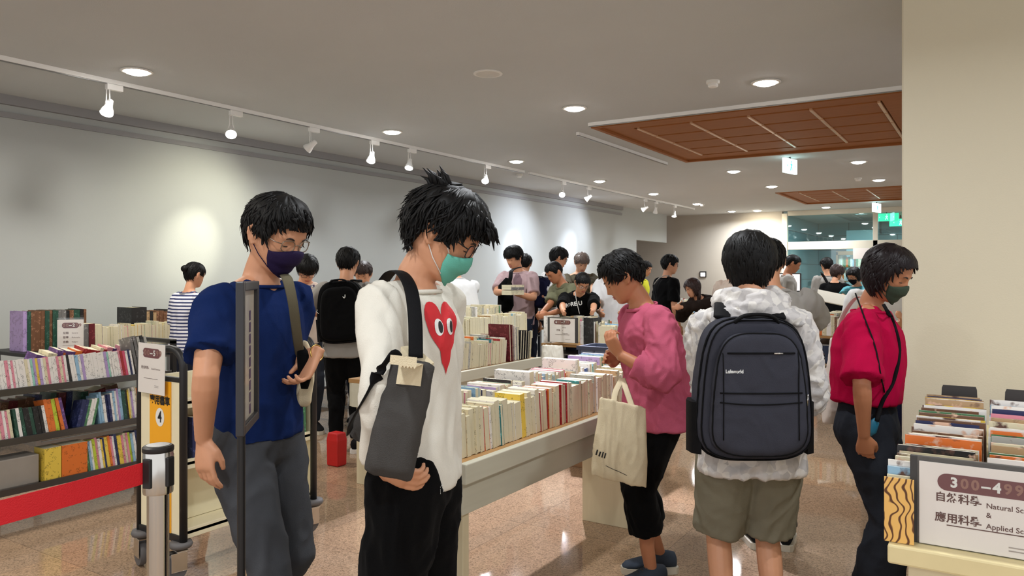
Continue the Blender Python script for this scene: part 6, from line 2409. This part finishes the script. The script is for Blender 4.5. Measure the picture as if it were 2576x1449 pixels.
# black backpack wearer
J = bgp('person in grey t-shirt and black trousers wearing a black backpack, reaching to a table', 6.5, 188, (876, 662), M_greyt, 1.72, hair=dict(HAIRS['short'], front=.05), hphi=178, hpitch=18, lean=4, face=False, handL=P(808, 792, 6.8), elL=-CAMR - UP * .5, bottom=M_blackc, wsole=True, hem=-.85)
Mb = frame_of(P(862, 782, 6.27), CAMD, UP * .995 - CAMR * .08)
bk, _, _, _, _ = backpack(Mb, 1.02, (M_blackc, M_strap), 'black backpack on the grey t-shirt beyond the cart', False, 9)
for q in (-1, 1):
    sh = J.sh[1] if q > 0 else J.sh[0]
    p0 = P(866 + q * 22, 705, 6.3)
    m_ = sh.lerp(J.neck, .45)
    strap('shoulder_strap', [p0, m_ + UP * .05 - J.f * .03, m_ + UP * .045 + J.f * .03, m_ + J.f * .11 - UP * .03], .028, M_strap, bk, th=.3, side=CAMR)
mk = MB().tube([P(862, 746, 6.13), P(866, 750, 6.13), P(868, 747, 6.13), P(868, 741, 6.13)], [.002, .004, .004, .003], 6)
mk.build('white_mark', M_white, bk, smooth=True, fix=False)
MB().tube([P(801, 775, 6.2), P(796, 784, 6.18), P(802, 790, 6.18), P(808, 784, 6.2)], .004, 6, close=True).build('key_ring', M_chrome, bk, smooth=True, fix=False)
bgp('person in pale pink t-shirt mostly hidden behind the black backpack wearer', 7.6, 0, (913, 690), cloth('pale_pink_jersey', (226, 190, 196)), 1.6, hmat=M_hairb, hpitch=25)
bgp('person in white t-shirt and navy trousers bending away, behind the teal mask', 8.5, -150, (1138, 676), M_whitet, 1.72, lean=26, hpitch=35, bottom=M_navyt, handL=P(1100, 790, 8.7), handR=P(1100, 790, 8.9), hem=-.1)
# by the wall glow
J = bgp('person in lilac t-shirt with dark hair holding a stack of books by the wall', 9.4, -28, (1292, 648), M_lilact, 1.8, hair='fringe', hphi=-42, hpitch=22, handR=P(1268, 735, 9.05), handL=P(1296, 738, 9.02), elL=CAMR - UP, elR=-CAMR - UP, palmL=UP + CAMD * .3, palmR=UP + CAMD * .3, hem=-.8)
ap = [( -.05, -.07), (.05, -.07), (.055, -.01), (.03, .05), (0, .07), (-.03, .05), (-.055, -.01)]
decal('chest_print', J.top, (ap, [tuple(range(7))]), P(1303, 702, 8.8), CAMR, UP, mat('mauve_print', (120, 92, 100), .7), J.top, split=.02)
for k, (cn, t) in enumerate((('cream', .03), ('ivory', .025), ('grey', .03), ('cream', .028))):
    zt = .03 * k
    c_ = P(1279, 742 - k * 6.5, 8.92)
    book(c_ + CAMR * -.08, UP, (-CAMD * .3 + CAMR * .4).normalized(), t, .19, .14, cn, 'pages', False, 0, 'book', '%s book, %s from the bottom of the stack held by the lilac t-shirt' % (cn, ORD[k]), 'book', 'books held by the lilac t-shirt', up=(CAMR * .8 + CAMD * .6))
eL = empty('shoulder_bag', P(1272, 790, 9.2), 'black bag hanging behind the lilac t-shirt', 'shoulder bag')
strap('bag_strap', [P(1310, 672, 9.22), P(1288, 680, 8.98), P(1284, 700, 8.9), P(1276, 730, 9.0)], .024, M_strap, eL, th=.2, side=CAMR)
MB().tube([P(1278, 700, 9.25), P(1272, 720, 9.25), P(1272, 770, 9.25), P(1276, 785, 9.25)], [.03, .09, .10, .05], 14, flat=.5, side=CAMR).build('bag_body', M_blackc, eL, smooth=True)
bgp('person with black hair mostly hidden behind the lilac t-shirt', 10.5, 170, (1320, 664), M_blackc, 1.66, face=False)
J = bgp('person in white t-shirt and glasses with a navy backpack facing the back wall', 9.8, 112, (1406, 650), M_whitet, 1.78, hphi=102, hpitch=20, glasses=M_frames, handL=P(1440, 770, 10.1), handR=P(1395, 770, 9.7))
Mb = frame_of(P(1368, 735, 9.6), CAMD * .75 + CAMR * .66, UP)
bk, _, _, _, _ = backpack(Mb, .78, (M_navyt, M_strap), 'navy backpack on the white t-shirt wearer by the long wall', False, 3)
MB().box((-.03, -.012, 0), (.03, .012, .003), 0, frame_of(P(1375, 748, 9.42), -CAMD, UP)).build('white_label', M_white, bk)
strap('shoulder_strap', [P(1372, 692, 9.7), P(1385, 672, 9.65), P(1400, 676, 9.55)], .03, M_strap, bk, th=.3, side=CAMD)
bgp('person in olive t-shirt with grey-black hair bending over the sign table', 8.9, -58, (1394, 686), M_olivet, 1.7, lean=26, hphi=-62, hpitch=32, skin=SKIN_D, handL=P(1380, 790, 8.5), handR=P(1360, 790, 8.7), hair='crop')
bgp('person with ash blond hair in dark olive shirt looking down', 10.6, 8, (1463, 661), M_olived, 1.72, hair='short', hmat=M_hairg, hpitch=34, skin=SKIN_L, handR=P(1440, 760, 9.9), handL=P(1490, 760, 9.9))
J = bgp('person in black t-shirt with glasses and lanyard bending over the sign table', 8.35, 4, (1465, 712), M_blackc, 1.6, lean=32, hphi=14, hpitch=36, hair=dict(HAIRS['tied'], tail=.12), fem=True, glasses=M_framem, handR=P(1415, 800, 7.75), handL=P(1492, 800, 7.75), sleeve=.9, bulk=1.12)
decal('chest_text', J.top, text_mesh('MORE U', .062, bold=.002), P(1462, 777, 7.3), CAMR * .98 + UP * .12, UP, M_white, J.top, off=.004, split=.03)
ly = on_cloth([P(1447, 735, 7.7), P(1450, 755, 7.6), P(1458, 790, 7.5)], bvh_of(J.top), .006)
MB().tube(ly, .004, 6).build('lanyard', M_greyt, J.root, smooth=True, fix=False)
bgp('person in white t-shirt mostly hidden behind the pink shirt, reaching to the sign table', 8.9, -12, (1548, 668), M_whitet, 1.74, hpitch=25, handR=P(1508, 785, 8.6), handL=P(1575, 785, 8.6), bulk=1.1)
bgp('person in yellow vest far back beside the pink shirt collar', 12.0, 62, (1624, 676), M_yelv, 1.64, hpitch=18, fem=True, hair='tied')
J = bgp('person in black t-shirt and glasses with a grey strap near the back wall', 10.2, 92, (1686, 666), M_blackc, 1.76, hair='short', hpitch=8, glasses=M_frames, cphi=110)
strap('bag_strap', on_cloth([P(1645, 715, 10.0), P(1658, 700, 9.9), P(1672, 694, 9.9), P(1684, 695, 9.9)], bvh_of(J.top), .008), .012, M_greyt, J.root, th=.4)
bgp('person in black top with long brown hair reaching far over the books', 9.2, -62, (1742, 712), M_browt, 1.62, lean=48, hphi=-70, hpitch=20, hair=dict(HAIRS['long'], fall=[((.0, -.09, -.04), .16), ((.06, -.05, -.05), .18), ((-.06, -.05, -.05), .2)]), hmat=M_hairb, fem=True, sleeve=1.95, handL=P(1702, 775, 8.8), handR=P(1712, 772, 9.3), tname='long_sleeved_top', bottom=M_blackc, bulk=1.1, fit_h=False)
bgp('person in cream shirt mostly hidden behind the dark bowl haircut', 9.3, 150, (1852, 672), M_creamt, 1.7, face=False)
bgp('person with shaved temples beyond the grey t-shirt shoulder', 11.2, 78, (1995, 664), M_greyt, 1.74, hair='crop', hpitch=22, skin=SKIN_D)
J = bgp('person in grey t-shirt with a dark cross strap, seen from behind at the bookcase', 13.2, 178, (2079, 668), M_greyt, 1.72, face=False, hpitch=10)
strap('bag_strap', on_cloth([P(2066, 686, 13.0), P(2075, 700, 12.9), P(2088, 724, 12.9)], bvh_of(J.top), .01), .022, M_strap, J.root, th=.3)
bgp('person with brown hair in black jacket before the glass front', 11.8, 150, (2106, 686), M_blackc, 1.64, face=False, hair='bowl', hmat=M_hairb, hphi=120, sleeve=1.9, fem=True)
bgp('person with black bob, glasses and black mask in teal top', 10.6, -52, (2148, 694), M_tealt, 1.62, hair='bob', hphi=-64, hpitch=26, fem=True, mask=(M_maskblk, M_maskblk), glasses=M_framem, handL=P(2112, 760, 10.0), handR=P(2100, 765, 10.2), palmL=UP, palmR=UP)
Mp = frame_of(P(2096, 749, 10.0), UP * .75 - CAMD * .5, CAMD * .6 + UP * .2 + CAMR * .25)
e = tag(MB().box((-.2, -.13, -.012), (.0, .13, 0), 0, Mp).box((0, -.13, -.012), (.2, .13, 0), 0, Mp).build('book', M_pagesw), 'open picture book held over the table left of the fuchsia t-shirt', 'book')
J = bgp('person in white t-shirt with a wristwatch mostly hidden behind the fuchsia t-shirt', 5.2, -10, (2228, 672), M_whitet, 1.66, hpitch=25, handL=P(2266, 812, 5.0), bottom=M_navyt, bulk=.9)
fdl = (J.wr[0] - J.el[0]).normalized()
x_ = fdl.orthogonal().normalized()
y_ = fdl.cross(x_)
MB().tube([J.wr[0] - fdl * .03 + x_ * .034 * math.cos(a) + y_ * .03 * math.sin(a) for a in [k * PI / 9 for k in range(18)]], .006, 6, close=True).build('wristwatch', M_chrome, J.root, smooth=True, fix=False)
